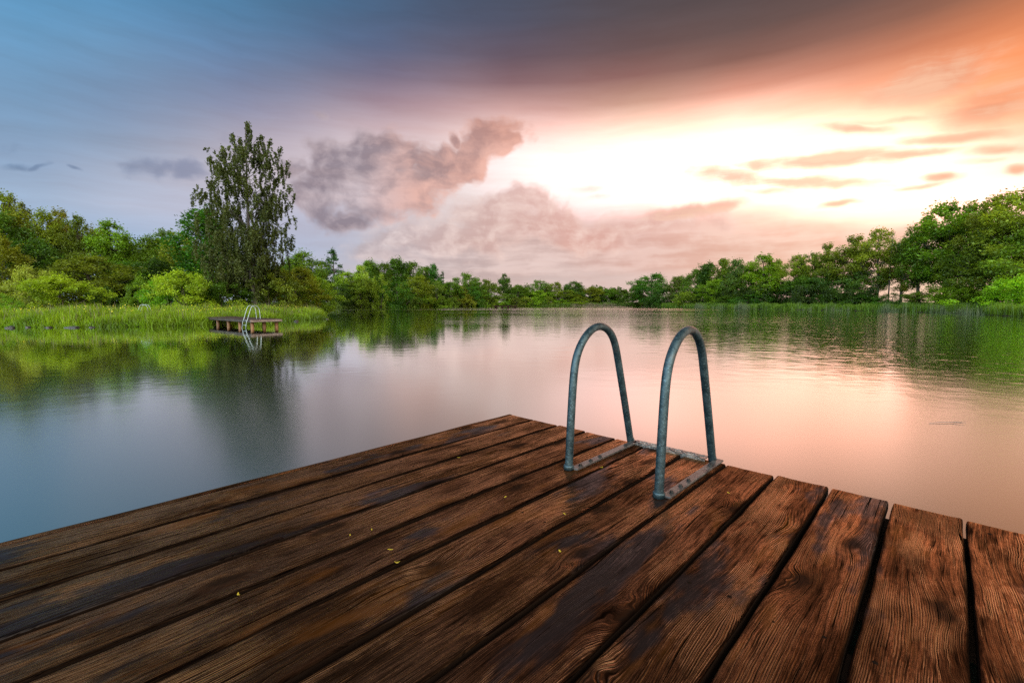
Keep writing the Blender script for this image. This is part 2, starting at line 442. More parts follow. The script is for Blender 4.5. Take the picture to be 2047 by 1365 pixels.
def make_wood():
    m, t = material('wet_weathered_wood')
    uv = t.n('ShaderNodeUVMap', uv_map='UVMap').outputs[0]
    ed = t.n('ShaderNodeSeparateXYZ', {0: t.n('ShaderNodeUVMap', uv_map='Edge').outputs[0]})
    s = t.n('ShaderNodeSeparateXYZ', {0: uv})
    v = s.outputs[1]
    # slow wander of the grain, then a finer one
    c1 = t.noise(t.mapping(uv, scale=(.75, 3.2, 1)), 1, 2, .45, dim='2D').outputs[0]
    c2 = t.noise(t.mapping(uv, scale=(4.5, 11, 1)), 1, 3, .55, dim='2D').outputs[0]
    # knots push the grain aside and close into rings
    kv = t.mapping(uv, scale=(2.0, 4.6, 1))
    kvw = t.vm('ADD', kv, t.vm('MULTIPLY', t.vm('SUBTRACT', t.noise(uv, 9, 2, .5, dim='2D').outputs['Color'], (.5, .5, .5)), (.16, .16, 0)))
    vor = t.n('ShaderNodeTexVoronoi', {'Vector': kvw, 'Scale': 1.0, 'Randomness': 1.0}, voronoi_dimensions='2D', feature='F1')
    d = vor.outputs['Distance']
    kr = t.n('ShaderNodeSeparateColor', {0: vor.outputs['Color']})
    amp = t.mr(kr.outputs[0], .25, .95, 0.01, .055, False)
    amp = t.m('MULTIPLY', amp, t.m('SUBTRACT', t.m('MULTIPLY', t.m('GREATER_THAN', kr.outputs[1], .5), 2.0), 1.0))
    kn = t.m('POWER', 2.718, t.m('MULTIPLY', t.m('POWER', t.m('DIVIDE', d, .23), 2.0), -1.0))
    isl0 = t.m('FRACT', t.m('MULTIPLY', t.n('ShaderNodeNewGeometry').outputs['Random Per Island'], 5.77))
    g = t.m('ADD', v, t.m('MULTIPLY', t.m('SUBTRACT', c1, .5), t.mr(isl0, 0, 1, .05, .19, False)))
    g = t.m('ADD', g, t.m('MULTIPLY', t.m('SUBTRACT', c2, .5), .010))
    g = t.m('ADD', g, t.m('MULTIPLY', kn, amp))
    sp = t.m('MULTIPLY', g, 2 * math.pi / .0050)
    ring = t.m('MULTIPLY_ADD', t.m('SINE', sp), .5, .5)
    ring2 = t.m('MULTIPLY_ADD', t.m('SINE', t.m('MULTIPLY', sp, 1.73)), .5, .5)
    ring = t.m('POWER', t.m('ADD', t.m('MULTIPLY', ring, .68), t.m('MULTIPLY', ring2, .32)), 1.35)
    # broken fibres following the same wander
    fv = t.n('ShaderNodeCombineXYZ', {0: t.m('MULTIPLY', s.outputs[0], 9.0), 1: t.m('MULTIPLY', g, 420.0), 2: 0.0}).outputs[0]
    fib = t.noise(fv, 1, 3, .6, dim='2D').outputs[0]
    fv2 = t.n('ShaderNodeCombineXYZ', {0: t.m('MULTIPLY', s.outputs[0], 3.2), 1: t.m('MULTIPLY', g, 85.0), 2: 0.0}).outputs[0]
    fib2 = t.noise(fv2, 1, 4, .65, dim='2D').outputs[0]
    grit = t.noise(uv, 160, 3, .7, dim='2D').outputs[0]
    big = t.noise(t.mapping(uv, scale=(1.1, 3.4, 1)), 1, 4, .6, dim='2D').outputs[0]
    big2 = t.noise(t.mapping(uv, loc=(3.3, 8.1, 0), scale=(2.6, 7.5, 1)), 1, 4, .62, dim='2D').outputs[0]
    worn = t.m('MULTIPLY', t.mr(big2, .42, .60), t.mr(isl0, 0, 1, .35, 1.0, False))                     # 0 = smooth worn, 1 = raised grain
    stain = t.mr(big, .57, .66)                     # dark water-soaked patches
    core = t.mr(d, .15, .06)
    core = t.m('MULTIPLY', core, t.m('GREATER_THAN', kr.outputs[0], .27))
    halo = t.m('MULTIPLY', t.mr(d, .27, .07), t.m('GREATER_THAN', kr.outputs[0], .27))
    # colour
    tone = t.m('ADD', t.m('MULTIPLY', ring, .40), t.m('ADD', t.m('MULTIPLY', fib, .30), t.m('MULTIPLY', fib2, .55)))
    base = t.ramp(t.mr(tone, .34, 1.0, smooth=False), [(0, (.0005, .0002, .0001)), (.33, (.0015, .0004, .00015)), (.62, (.0062, .0016, .0004)), (1, (.055, .0165, .0022))])
    isl = t.n('ShaderNodeNewGeometry').outputs['Random Per Island']
    hsv = t.n('ShaderNodeHueSaturation', {'Hue': t.mr(isl, 0, 1, .488, .512, False), 'Saturation': t.mr(big2, .3, .7, .9, 1.12, False), 'Value': t.mr(t.m('FRACT', t.m('MULTIPLY', isl, 7.31)), 0, 1, .72, 1.2, False), 'Color': base})
    base = hsv.outputs[0]
    base = t.mix(t.m('MULTIPLY', stain, .80), base, (.010, .0065, .0060))
    base = t.mix(t.m('MULTIPLY', halo, .62), base, (.020, .0075, .0035))
    base = t.mix(t.m('MULTIPLY', core, .85), base, (.006, .0035, .0025))
    cv = t.n('ShaderNodeCombineXYZ', {0: t.m('MULTIPLY', s.outputs[0], 1.25), 1: t.m('MULTIPLY', g, 120.0), 2: 0.0}).outputs[0]
    crack = t.mr(t.noise(cv, 1, 3, .55, dim='2D').outputs[0], .665, .70)
    base = t.mix(t.m('MULTIPLY', crack, .9), base, (.0025, .0012, .0008))
    amber = t.mr(t.noise(t.mapping(uv, loc=(9, 2, 0), scale=(2, 6, 1)), 1, 3, .6, dim='2D').outputs[0], .55, .72)
    base = t.mix(t.m('MULTIPLY', t.m('MULTIPLY', amber, t.m('SUBTRACT', 1.0, stain)), .40), base, (.080, .026, .004))
    edge_mask = t.mr(t.m('ADD', ed.outputs[0], t.m('MULTIPLY', t.m('SUBTRACT', c2, .5), .016)), .001, .013)  # darker and duller towards the board edges
    base = t.mix(edge_mask, (.0015, .0008, .0006), base)
    # relief
    h = t.m('ADD', t.m('MULTIPLY', t.m('MULTIPLY', ring, worn), 1.0), t.m('ADD', t.m('MULTIPLY', fib, .30), t.m('MULTIPLY', fib2, .55)))
    h = t.m('ADD', h, t.m('MULTIPLY', grit, .10))
    h = t.m('SUBTRACT', h, t.m('MULTIPLY', core, .5))
    h = t.m('SUBTRACT', h, t.m('MULTIPLY', crack, .9))
    h = t.m('MULTIPLY', h, t.mr(stain, 0, 1, 1, .45, False))
    bump = t.n('ShaderNodeBump', {'Strength': 1.0, 'Distance': .0042, 'Height': h})
    rough = t.m('ADD', t.mr(fib2, .3, .7, .32, .19, False), t.m('MULTIPLY', stain, -.08))
    groove = t.m('ADD', t.m('MULTIPLY', ring, worn), t.m('MULTIPLY', t.m('ADD', fib2, fib), t.mr(worn, 0, 1, .60, .30, False)))  # shade in the grooves put into the gloss strength
    spec = t.m('MULTIPLY', t.mr(groove, .40, .72, .04, 1.0), t.mr(edge_mask, 0, 1, .12, 1.0, False))
    spec = t.m('MAXIMUM', spec, t.m('MULTIPLY', stain, .45))
    rough = t.m('ADD', rough, t.mr(groove, .30, .75, .22, 0))
    tint = t.mix(stain, (1.0, .55, .30), (.36, .31, .31))
    spec = t.m('MULTIPLY', spec, t.m('SUBTRACT', 1.0, crack))
    spec = t.m('MULTIPLY', spec, t.m('SUBTRACT', 1.0, t.m('MULTIPLY', halo, .60)))
    spec = t.m('MULTIPLY', spec, t.m('SUBTRACT', 1.0, t.m('MULTIPLY', core, .5)))
    spec = t.m('MULTIPLY', spec, t.mr(t.noise(t.mapping(uv, loc=(1.3, 4.4, 0), scale=(1.6, 5.0, 1)), 1, 5, .62, dim='2D').outputs[0], .36, .62, .42, 1.15))
    fr = t.n('ShaderNodeFresnel', {'IOR': 1.5, 'Normal': bump.outputs[0]}).outputs[0]
    dif = t.n('ShaderNodeBsdfDiffuse', {'Color': base, 'Normal': bump.outputs[0]})
    gls = t.n('ShaderNodeBsdfGlossy', {'Color': tint, 'Roughness': rough, 'Normal': bump.outputs[0]})
    mx = t.n('ShaderNodeMixShader', {0: t.m('MULTIPLY', fr, t.m('MULTIPLY', spec, 1.9), clamp=True), 1: dif.outputs[0], 2: gls.outputs[0]})
    t.n('ShaderNodeOutputMaterial', {0: mx.outputs[0]})
    return m


def make_plain_wood(name, c0, c1, scale=(1, 1, 9), rough=.6, spec=.3):
    m, t = material(name)
    tc = t.n('ShaderNodeTexCoord').outputs['Object']
    n1 = t.noise(t.mapping(tc, scale=scale), 6, 5, .6)
    n2 = t.noise(tc, 2.1, 3, .5)
    col = t.mix(t.m('MULTIPLY', n1.outputs[0], t.mr(n2.outputs[0], .3, .7, .5, 1.2)), c0, c1)
    b = t.n('ShaderNodeBump', {'Strength': .6, 'Distance': .01, 'Height': n1.outputs[0]})
    principled(t, Base_Color=col, Roughness=rough, Normal=b.outputs[0], Specular_IOR_Level=spec)
    return m


def make_metal(name, c0, c1, rough=.5, metallic=.55, sc_=1.0):
    m, t = material(name)
    tc = t.n('ShaderNodeTexCoord').outputs['Object']
    a = t.noise(tc, 22 * sc_, 5, .65)
    b = t.noise(tc, 95 * sc_, 3, .7)
    spots = t.mr(b.outputs[0], .56, .66)
    base = t.mix(t.mr(a.outputs[0], .35, .68), c0, c1)
    base = t.mix(t.m('MULTIPLY', spots, .65), base, tuple(min(1, x * 2.1) for x in c1))
    rust = t.mr(t.noise(tc, 7 * sc_, 5, .7).outputs[0], .60, .74)
    base = t.mix(t.m('MULTIPLY', rust, .40), base, (.075, .040, .022))
    r = t.m('ADD', t.m('MULTIPLY', a.outputs[0], .25), rough - .12)
    bp = t.n('ShaderNodeBump', {'Strength': .5, 'Distance': .0015, 'Height': t.m('ADD', b.outputs[0], a.outputs[0])})
    principled(t, Base_Color=base, Roughness=r, Metallic=metallic, Normal=bp.outputs[0])
    return m


def make_leaf(name, trans=.5, tcol=(1.35, 1.25, .55), gloss=.0):
    m, t = material(name)
    oi = t.n('ShaderNodeObjectInfo')
    ge = t.n('ShaderNodeNewGeometry')
    rnd = ge.outputs['Random Per Island']
    tc = t.n('ShaderNodeTexCoord').outputs['Object']
    patch = t.noise(tc, .55, 2, .5).outputs[0]
    val = t.m('MULTIPLY', t.mr(rnd, 0, 1, .62, 1.40, False), t.mr(patch, .3, .7, .72, 1.3))
    hue = t.m('ADD', t.mr(rnd, 0, 1, .490, .510, False), t.mr(patch, .3, .7, .006, -.006))
    c = t.n('ShaderNodeHueSaturation', {'Hue': hue, 'Saturation': 1.0, 'Value': val, 'Color': oi.outputs['Color']}).outputs[0]
    dif = t.n('ShaderNodeBsdfDiffuse', {0: c})
    tr = t.n('ShaderNodeBsdfTranslucent', {0: t.mix(1.0, c, tcol, 'MULTIPLY')})
    mx = t.n('ShaderNodeMixShader', {0: trans, 1: dif.outputs[0], 2: tr.outputs[0]})
    gl = t.n('ShaderNodeBsdfGlossy', {'Color': (.8, .85, .9, 1), 'Roughness': .45})
    mx2 = t.n('ShaderNodeMixShader', {0: .015, 1: mx.outputs[0], 2: gl.outputs[0]})
    t.n('ShaderNodeOutputMaterial', {0: mx2.outputs[0]})
    return m


def make_bark(name, c0, c1):
    m, t = material(name)
    tc = t.n('ShaderNodeTexCoord').outputs['Object']
    n1 = t.noise(t.mapping(tc, scale=(4, 4, 1)), 3, 5, .65)
    b = t.n('ShaderNodeBump', {'Strength': .8, 'Distance': .05, 'Height': n1.outputs[0]})
    principled(t, Base_Color=t.mix(t.mr(n1.outputs[0], .35, .65), c0, c1), Roughness=.85, Normal=b.outputs[0])
    return m


def make_ground():
    m, t = material('bank_grass_ground')
    p = t.n('ShaderNodeNewGeometry').outputs['Position']
    a = t.noise(p, .25, 5, .6).outputs[0]
    b = t.noise(p, 3.5, 4, .65).outputs[0]
    c = t.mix(t.mr(a, .35, .65), (.045, .095, .012), (.085, .135, .018))
    c = t.mix(t.m('MULTIPLY', t.mr(b, .5, .75), .6), c, (.03, .045, .012))
    z = t.n('ShaderNodeSeparateXYZ', {0: p}).outputs[2]
    c = t.mix(t.mr(z, -.22, -.45), c, (.028, .022, .014))
    bp = t.n('ShaderNodeBump', {'Strength': .8, 'Distance': .08, 'Height': b})
    principled(t, Base_Color=c, Roughness=.9, Normal=bp.outputs[0], Specular_IOR_Level=.1)
    return m


def make_water():
    m, t = material('lake_water')
    p = t.n('ShaderNodeNewGeometry').outputs['Position']
    sp = t.n('ShaderNodeSeparateXYZ', {0: p})
    dist = t.vm('LENGTH', p)
    # wind-ruffled water out in the lake and along the sunny bank, quiet water in the lee of the near bank
    patch = t.noise(t.mapping(p, scale=(.020, .055, 1)), 1, 4, .55).outputs[0]
    ruff = t.mr(t.m('ADD', t.m('MULTIPLY', sp.outputs[0], .025), t.m('MULTIPLY', t.m('SUBTRACT', patch, .5), 1.3)), -.35, .45)
    away = t.mr(dist, 4.5, 17)
    r1 = t.noise(t.mapping(p, rot=(0, 0, R(12)), scale=(1.0, 1.25, 1)), 2.0, 3, .5).outputs[0]
    r2 = t.noise(t.mapping(p, rot=(0, 0, R(-20)), scale=(1.0, 1.7, 1)), .55, 3, .5).outputs[0]
    r3 = t.noise(t.mapping(p, scale=(1.0, 1.8, 1)), 7, 2, .5).outputs[0]
    h = t.m('ADD', t.m('MULTIPLY', r1, .55), t.m('ADD', t.m('MULTIPLY', r2, .5), t.m('MULTIPLY', r3, .05)))
    st = t.m('MULTIPLY', away, t.mr(ruff, 0, 1, .06, .62, False))
    cat = t.m('MULTIPLY', t.mr(t.noise(t.mapping(p, loc=(3, 11, 0), scale=(.011, .050, 1)), 1, 3, .5).outputs[0], .47, .60), t.mr(dist, 40, 70))
    st = t.m('ADD', st, t.m('MULTIPLY', cat, 1.1))
    bump = t.n('ShaderNodeBump', {'Strength': st, 'Distance': .075, 'Height': h})
    rough = t.m('ADD', t.mr(dist, 3, 30, .095, .03), t.m('MULTIPLY', ruff, t.mr(dist, 5, 15, .17, 0.0)))
    fr = t.n('ShaderNodeFresnel', {'IOR': 1.9, 'Normal': bump.outputs[0]}).outputs[0]
    refl = t.m('MULTIPLY_ADD', fr, 1.80, .0, clamp=True)
    body = t.n('ShaderNodeBsdfDiffuse', {0: (.009, .026, .021, 1)})
    gl = t.n('ShaderNodeBsdfGlossy', {'Color': (.98, .98, .97, 1), 'Roughness': rough, 'Normal': bump.outputs[0]})
    mx = t.n('ShaderNodeMixShader', {0: refl, 1: body.outputs[0], 2: gl.outputs[0]})
    t.n('ShaderNodeOutputMaterial', {0: mx.outputs[0]})
    return m


M_WOOD = make_wood()
M_BEAM = make_plain_wood('dark_wet_beam', (.012, .007, .005), (.03, .016, .010), (1, 1, 4), .8, .05)
M_SIDE = make_plain_wood('shaded_board_side', (.0025, .0015, .001), (.012, .006, .0035), (1, 1, 6), .8, .03)  # shade in the gaps painted into the board sides; screws share it
M_GREYWOOD = make_plain_wood('grey_dock_wood', (.07, .05, .045), (.30, .23, .20), (1, 1, 1), .55)  # brightness of the dock's lit end face put into the colour; twig shares it
M_SHADEWOOD = make_plain_wood('shaded_dock_wood', (.015, .012, .010), (.07, .055, .045), (1, 1, 1), .6)  # shade on the dock's long sides painted as darker wood
M_REDWOOD = make_plain_wood('red_brown_dock_wood', (.018, .012, .010), (.070, .044, .034), (2, 2, 1), .5)
M_POST = make_plain_wood('dock_post_wood', (.05, .022, .009), (.22, .11, .045), (2, 2, .5), .6)
M_GALV = make_metal('galvanised_tube', (.010, .026, .034), (.036, .064, .076), .36, .55)  # blue of the sky light put into the tube colour
M_BAR = make_metal('galvanised_flat_bar', (.040, .038, .040), (.105, .10, .095), .36, .5)
M_TREAD = make_metal('tread_plate', (.09, .09, .088), (.26, .26, .25), .34, .7)
M_BOLT = make_metal('dark_bolt', (.018, .018, .018), (.05, .05, .048), .45, .6, 3)
M_CHROME = make_metal('pale_ladder_steel', (.13, .16, .17), (.28, .33, .34), .4, .4)
M_LEAF = make_leaf('tree_leaves', .54)
M_BIRCH = make_leaf('birch_leaves', .30, (1.2, 1.15, .6))
M_NEEDLE = make_leaf('conifer_needles', .15, (1, 1, .7))
M_BLADE = make_leaf('grass_blades', .55, (1.4, 1.3, .5))
M_BARK = make_bark('brown_bark', (.016, .012, .009), (.055, .040, .028))
M_BIRCHBARK = make_bark('birch_bark', (.012, .010, .008), (.06, .048, .04))
M_GROUND = make_ground()
M_WATER = make_water()
mm, t_ = material('yellow_leaf')
principled(t_, Base_Color=t_.mix(t_.noise(t_.n('ShaderNodeTexCoord').outputs['Object'], 60, 3, .6).outputs[0], (.24, .17, .010), (.44, .33, .025)), Roughness=.45)
M_YLEAF = mm
mm, t_ = material('buttercup_petals')
principled(t_, Base_Color=t_.mix(t_.noise(t_.n('ShaderNodeTexCoord').outputs['Object'], 4, 3, .6).outputs[0], (.62, .50, .02), (.85, .75, .06)), Roughness=.5)
M_FLOWER = mm
mm, t_ = material('wet_bank_stone')
nn = t_.noise(t_.n('ShaderNodeTexCoord').outputs['Object'], 5, 5, .65)
principled(t_, Base_Color=t_.mix(nn.outputs[0], (.008, .008, .007), (.045, .043, .036)), Roughness=.5, Normal=t_.n('ShaderNodeBump', {'Strength': .8, 'Distance': .05, 'Height': nn.outputs[0]}).outputs[0])
M_STONE = mm
mm, t_ = material('reed_stalks')
principled(t_, Base_Color=t_.mix(t_.n('ShaderNodeNewGeometry').outputs['Random Per Island'], (.030, .055, .014), (.085, .10, .035)), Roughness=.7)
M_REED = mm

mm, t_ = material('dry_reed_stalks')
principled(t_, Base_Color=t_.mix(t_.n('ShaderNodeNewGeometry').outputs['Random Per Island'], (.050, .042, .020), (.13, .10, .05)), Roughness=.7)
M_STRAW = mm

# ------------------------------------------------------------------ lake outline and terrain
LAKE = np.array([(-50, -25), (-47, 8), (-37, 21), (-28.2, 25.2), (-25, 24.6), (-22.2, 24.7), (-20, 25.4), (-18.6, 26.8), (-17.6, 29.2), (-16.6, 32.6), (-15.4, 35.5), (-15.1, 37.2), (-16.2, 39.5), (-18.9, 46), (-22.9, 56), (-33, 75), (-41, 92),
                 (-46, 108), (-45.5, 122), (-38, 132), (-26, 146), (-14, 160), (-4.4, 168), (10, 173), (24, 174), (42.6, 171), (46, 160), (45, 145), (42.8, 120), (45, 104), (47.8, 90), (50.4, 80), (53.2, 72), (54.6, 64), (53.6, 56),
                 (50.5, 49), (47.6, 43), (46, 36), (46, 24), (40, 4), (31, -22), (8, -30), (-20, -32)], float)


def lake_dist(p):
    """signed distance to the shoreline, positive on land"""
    p = np.atleast_2d(p)
    a = LAKE
    b = np.roll(LAKE, -1, 0)
    best = np.full(len(p), 1e9)
    inside = np.zeros(len(p), bool)
    for i in range(len(a)):
        ab = b[i] - a[i]
        t = np.clip(((p - a[i]) @ ab) / (ab @ ab), 0, 1)
        best = np.minimum(best, np.linalg.norm(p - (a[i] + t[:, None] * ab), axis=1))
        c = (a[i, 1] > p[:, 1]) != (b[i, 1] > p[:, 1])
        with np.errstate(divide='ignore', invalid='ignore'):
            xi = a[i, 0] + (p[:, 1] - a[i, 1]) * ab[0] / ab[1]
        inside ^= c & (p[:, 0] < xi)
    return np.where(inside, -best, best)


def wob(x, y, s, k=0):
    return np.sin(x * s * 1.3 + 1.7 + k) * np.cos(y * s * .9 - .6 + k) + .5 * np.sin(x * s * 2.7 - y * s * 2.1 + k * 3)


def ground_z(x, y):
    x = np.atleast_1d(np.asarray(x, float)); y = np.atleast_1d(np.asarray(y, float))
    d = lake_dist(np.stack([x, y], 1)) + .22 * wob(x, y, 1.1)
    z = np.interp(d, [-12, -2, -.3, 0, .35, 1.2, 4, 12, 30, 80, 400], [-2.6, -1.3, -.72, -.56, -.36, -.18, -.02, .22, .5, .62, .7])
    return z + np.where(d > 1.5, .05 * wob(x, y, .45, 2), 0)


def graded(lo, hi, a, b, fine, grow):
    mid = list(np.arange(a, b + 1e-6, fine))
    s, x = fine, a
    left = []
    while x > lo:
        s *= grow; x -= s; left.append(max(x, lo))
    s, x = fine, b
    right = []
    while x < hi:
        s *= grow; x += s; right.append(min(x, hi))
    return np.array(left[::-1] + mid + right)


gx = graded(-1400, 1400, -52, 62, .8, 1.12)
gy = graded(-400, 2200, 18, 66, .8, 1.035)
GX, GY = np.meshgrid(gx, gy)
GZ = ground_z(GX.ravel(), GY.ravel())
nx, ny = len(gx), len(gy)
ii = (np.arange(ny - 1)[:, None] * nx + np.arange(nx - 1)[None]).ravel()
ground = mesh_obj('ground', np.stack([GX.ravel(), GY.ravel(), GZ], 1), np.stack([ii, ii + 1, ii + nx + 1, ii + nx], 1), M_GROUND, smooth=True)
tag(ground, kind='structure')
water = mesh_obj('lake_water', [(-60, -45, WATER), (66, -45, WATER), (66, 185, WATER), (-60, 185, WATER)], [(0, 1, 2, 3)], M_WATER)
tag(water, kind='structure')

# ------------------------------------------------------------------ jetty in the foreground
H = EYE
UEND = 2.934 * H
GAPS = np.array([-2.521, -2.261, -1.992, -1.727, -1.472, -1.207, -.943, -.671, -.407, -.149, .1145]) * H
edges = [-2.778 * H] + list(GAPS) + [GAPS[-1] + .225 * (k + 1) for k in range(7)]
gapw = [.006, .011, .018, .013, .017, .012, .016, .013, .014, .014, .014, .013] + [.013] * 8
U0 = -5.5
jetty = empty('wooden_jetty', (0, 0, 0))
tag(jetty, 'wet dark brown plank jetty filling the foreground', 'jetty')


def plank_mesh():
    V, Fc, UV, ED = [], [], [], []
    base = 0
    T = .042
    us = np.unique(np.concatenate([np.linspace(U0, -.4, 14), np.linspace(-.4, UEND - .03, 130), [UEND - .03, UEND - .016, UEND - .007, UEND - .002, UEND]]))
    for k in range(len(edges) - 1):
        r = np.random.default_rng(100 + k)
        v0 = edges[k] + gapw[k] / 2
        v1 = edges[k + 1] - gapw[k + 1] / 2
        w = v1 - v0
        cr = .005
        prof = [(0, -T), (0, -.012), (.0008, -.006), (.0025, -.0022), (.006, -.0004), (.012, 0)]
        mid = [(x, 0) for x in np.linspace(.03, w - .03, 7)]
        prof2 = prof + mid + [(w - a, b) for a, b in prof[::-1]]
        npf = len(prof2)
        end_off = r.normal(0, .003)
        dz = r.normal(0, .0005)
        tilt = r.normal(0, .006)
        ph = r.uniform(0, 9, 6)
        wav = lambda u, q: (.0018 * np.sin(u * 2.3 + ph[q]) + .0013 * np.sin(u * 7.1 + ph[q + 2]) + .0007 * np.sin(u * 23 + ph[q + 4]))
        rag = r.normal(0, .0013, npf)
        tail = UEND - us
        for u in us:
            e = max(0.0, .012 - (UEND - u)) / .012
            drop = -.006 * e ** 2.2
            for j, (a, b) in enumerate(prof2):
                side = 0 if a < w * .5 else 1
                edgef = max(0.0, 1 - min(a, w - a) / .05)
                va = v0 + a + wav(u, side) * edgef
                cup = -.0015 * math.sin(math.pi * a / w)
                uu = u + (end_off + rag[j]) * max(0, 1 - (UEND - u) / .05)
                zz = b + dz + tilt * (a - w / 2) * .3 + cup + (drop if b > -T else 0) - .0016 * (1 + math.sin(u * 3 + ph[0]))
                V.append(deck(uu, va, zz))
                UV.append((u + 13.7 * k + 5, va - v0 + 2.9 * k))
                ED.append((min(a, w - a), UEND - u))
        nu = len(us)
        for i in range(nu - 1):
            for j in range(npf - 1):
                q = base + i * npf + j
                Fc.append((q, q + 1, q + npf + 1, q + npf))
            q = base + i * npf
            Fc.append((q + npf - 1, q, q + npf, q + 2 * npf - 1))
        Fc.append(tuple(base + j for j in range(npf)))
        Fc.append(tuple(base + (nu - 1) * npf + j for j in range(npf))[::-1])
        base += nu * npf
    return V, Fc, UV, ED


V, Fc, UV, ED = plank_mesh()
decking = mesh_obj('decking', V, Fc, M_WOOD, jetty, True, UV, ED)
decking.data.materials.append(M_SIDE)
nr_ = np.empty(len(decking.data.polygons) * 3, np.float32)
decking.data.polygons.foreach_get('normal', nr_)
decking.data.polygons.foreach_set('material_index', (nr_.reshape(-1, 3)[:, 2] < .35).astype(np.int32))  # side and under faces take the painted shade
decking.data.set_sharp_from_angle(angle=R(50))

# thin board along the side, just proud of the deck beams
b = MB()
vs0 = edges[0] - .006
uu = np.linspace(U0, UEND - .004, 90)
pv, pf = [], []
for i, u in enumerate(uu):
    o = .0022 * math.sin(u * 3.1) + .0012 * math.sin(u * 11.3)
    zt = -.004 + .0018 * math.sin(u * 2.2 + 1) + .0012 * math.sin(u * 9 + 2)
    for (a, z) in ((-.030 + o, -.16), (-.030 + o, zt - .006), (-.025 + o, zt), (-.004 + o * .5, zt), (0 + o * .5, zt - .006), (0 + o * .5, -.16)):
        pv.append(deck(u, vs0 + a, z))
for i in range(len(uu) - 1):
    for j in range(6):
        a, c = i * 6 + j, i * 6 + (j + 1) % 6
        pf.append((a, c, c + 6, a + 6))
pf.append((0, 5, 4, 3, 2, 1)); pf.append(tuple((len(uu) - 1) * 6 + j for j in range(6)))
sb = mesh_obj('side_board', pv, pf, M_WOOD, jetty, False, [(u + 3.3, .03 * j + 77) for u in uu for j in range(6)], [(.01, .5)] * (6 * len(uu)))
for k, u in enumerate((UEND - 1.15, UEND - 2.3, UEND - 3.5, UEND - 4.7, UEND - 5.9)):
    b = MB()
    c = deck(u, (edges[0] + edges[-1]) / 2, -.115)
    b.box(c, .09, (edges[-1] - edges[0]) - .03, .14, -AZ + math.pi / 2)
    b.build('joist', M_BEAM, jetty)
b = MB()
b.box(deck(UEND - .115, (edges[0] + edges[-1]) / 2, -.27), .07, (edges[-1] - edges[0]) - .03, .44, -AZ + math.pi / 2)
b.build('end_beam', M_BEAM, jetty)
for u in (UEND - .22, UEND - 2.6, UEND - 5.2):
    for v in (edges[0] + .2, edges[-1] - .2, (edges[0] + edges[-1]) / 2):
        b = MB()
        p = deck(u, v)
        b.tube([(p[0], p[1], -2.2), (p[0], p[1], -.5), (p[0], p[1], -.19)], .09, 12)
        b.build('support_post', M_BEAM, jetty, True)
# screw heads, two rows near the board ends
scr = MB()
scr.tube([(0, 0, -.006), (0, 0, -.0006), (0, 0, .0005)], [.0070, .0070, .0052], 10)
proto = scr.build('screw', M_SIDE, jetty, True)
first = True
for k in range(1, len(edges) - 3):
    vm_ = (edges[k] + edges[k + 1]) / 2
    for (du, dv) in ((.095, -.052), (.105, .058), (1.16, -.06), (1.15, .055)):
        if k in (5, 6, 7) and du < .5:
            continue
        r_ = random.uniform(-.012, .012)
        p = deck(UEND - du + r_, vm_ + dv + random.uniform(-.012, .012), -.0035)
        if first:
            o = proto; first = False
        else:
            o = proto.copy(); link(o, jetty)
        o.location = p

# ------------------------------------------------------------------ swimming ladder bolted on the jetty end
def rail_uz(pts, v):
    out = []
    n = np.array([math.cos(AZ), -math.sin(AZ), 0])
    for px, py in pts:
        d = ray(px, py)
        o = np.array([0, 0, EYE])
        t = (v - o @ n) / (d @ n)
        p = o + d * t
        out.append((p[0] * math.sin(AZ) + p[1] * math.cos(AZ), p[2]))
    return np.array(out)


LV, RV = -1.600 * H, -1.026 * H
lp = [(1136, 934), (1140, 854), (1145.5, 766), (1150, 727), (1157, 699), (1168, 676), (1182, 659), (1197, 651.5), (1211, 654.5), (1223, 668), (1231, 690), (1237.5, 724), (1245, 768), (1254, 826), (1262, 882)]
rp = [(1318, 986), (1322, 905), (1327, 815), (1331, 760), (1336, 727), (1345, 699), (1357, 674), (1372, 659), (1385, 660.5), (1396, 675), (1402, 700), (1406, 740), (1411, 795), (1417, 860), (1423, 915)]
L_ = rail_uz(lp, LV)
R_ = rail_uz(rp, RV)
# one rail shape for both: average of the two readings
prof = np.zeros_like(L_)
prof = (L_ + R_) / 2
prof[0] = (prof[0, 0], 0.0)
prof[-1] = (min(prof[-1, 0], UEND - .005), -.002)


def smooth_path(p, n=60):
    p = np.asarray(p, float)
    d = np.concatenate([[0], np.cumsum(np.linalg.norm(np.diff(p, axis=0), axis=1))])
    m = len(p)
    out = []
    for s in np.linspace(0, d[-1], n):
        i = min(max(np.searchsorted(d, s) - 1, 0), m - 2)
        t = (s - d[i]) / (d[i + 1] - d[i] + 1e-9)
        p0, p1, p2, p3 = p[max(i - 1, 0)], p[i], p[i + 1], p[min(i + 2, m - 1)]
        out.append(.5 * (2 * p1 + (p2 - p0) * t + (2 * p0 - 5 * p1 + 4 * p2 - p3) * t * t + (3 * p1 - p0 - 3 * p2 + p3) * t ** 3))
    out = np.array(out)
    for _ in range(3):
        out[1:-1] = (out[:-2] + 2 * out[1:-1] + out[2:]) / 4
    return out


rail = smooth_path(prof)
U_N, U_F = rail[0, 0], rail[-1, 0]
print('RAIL', prof.round(3).tolist(), 'near/far', U_N, U_F, 'end', UEND)
lad = empty('swim_ladder', deck((U_N + U_F) / 2, (LV + RV) / 2, 0))
tag(lad, 'galvanised swimming ladder with two tall arched handrails bolted on the brown jetty', 'ladder')
LO = np.array(lad.location)
RAD = .0205


def dk(u, v, z=0.0): return deck(u, v, z) - LO


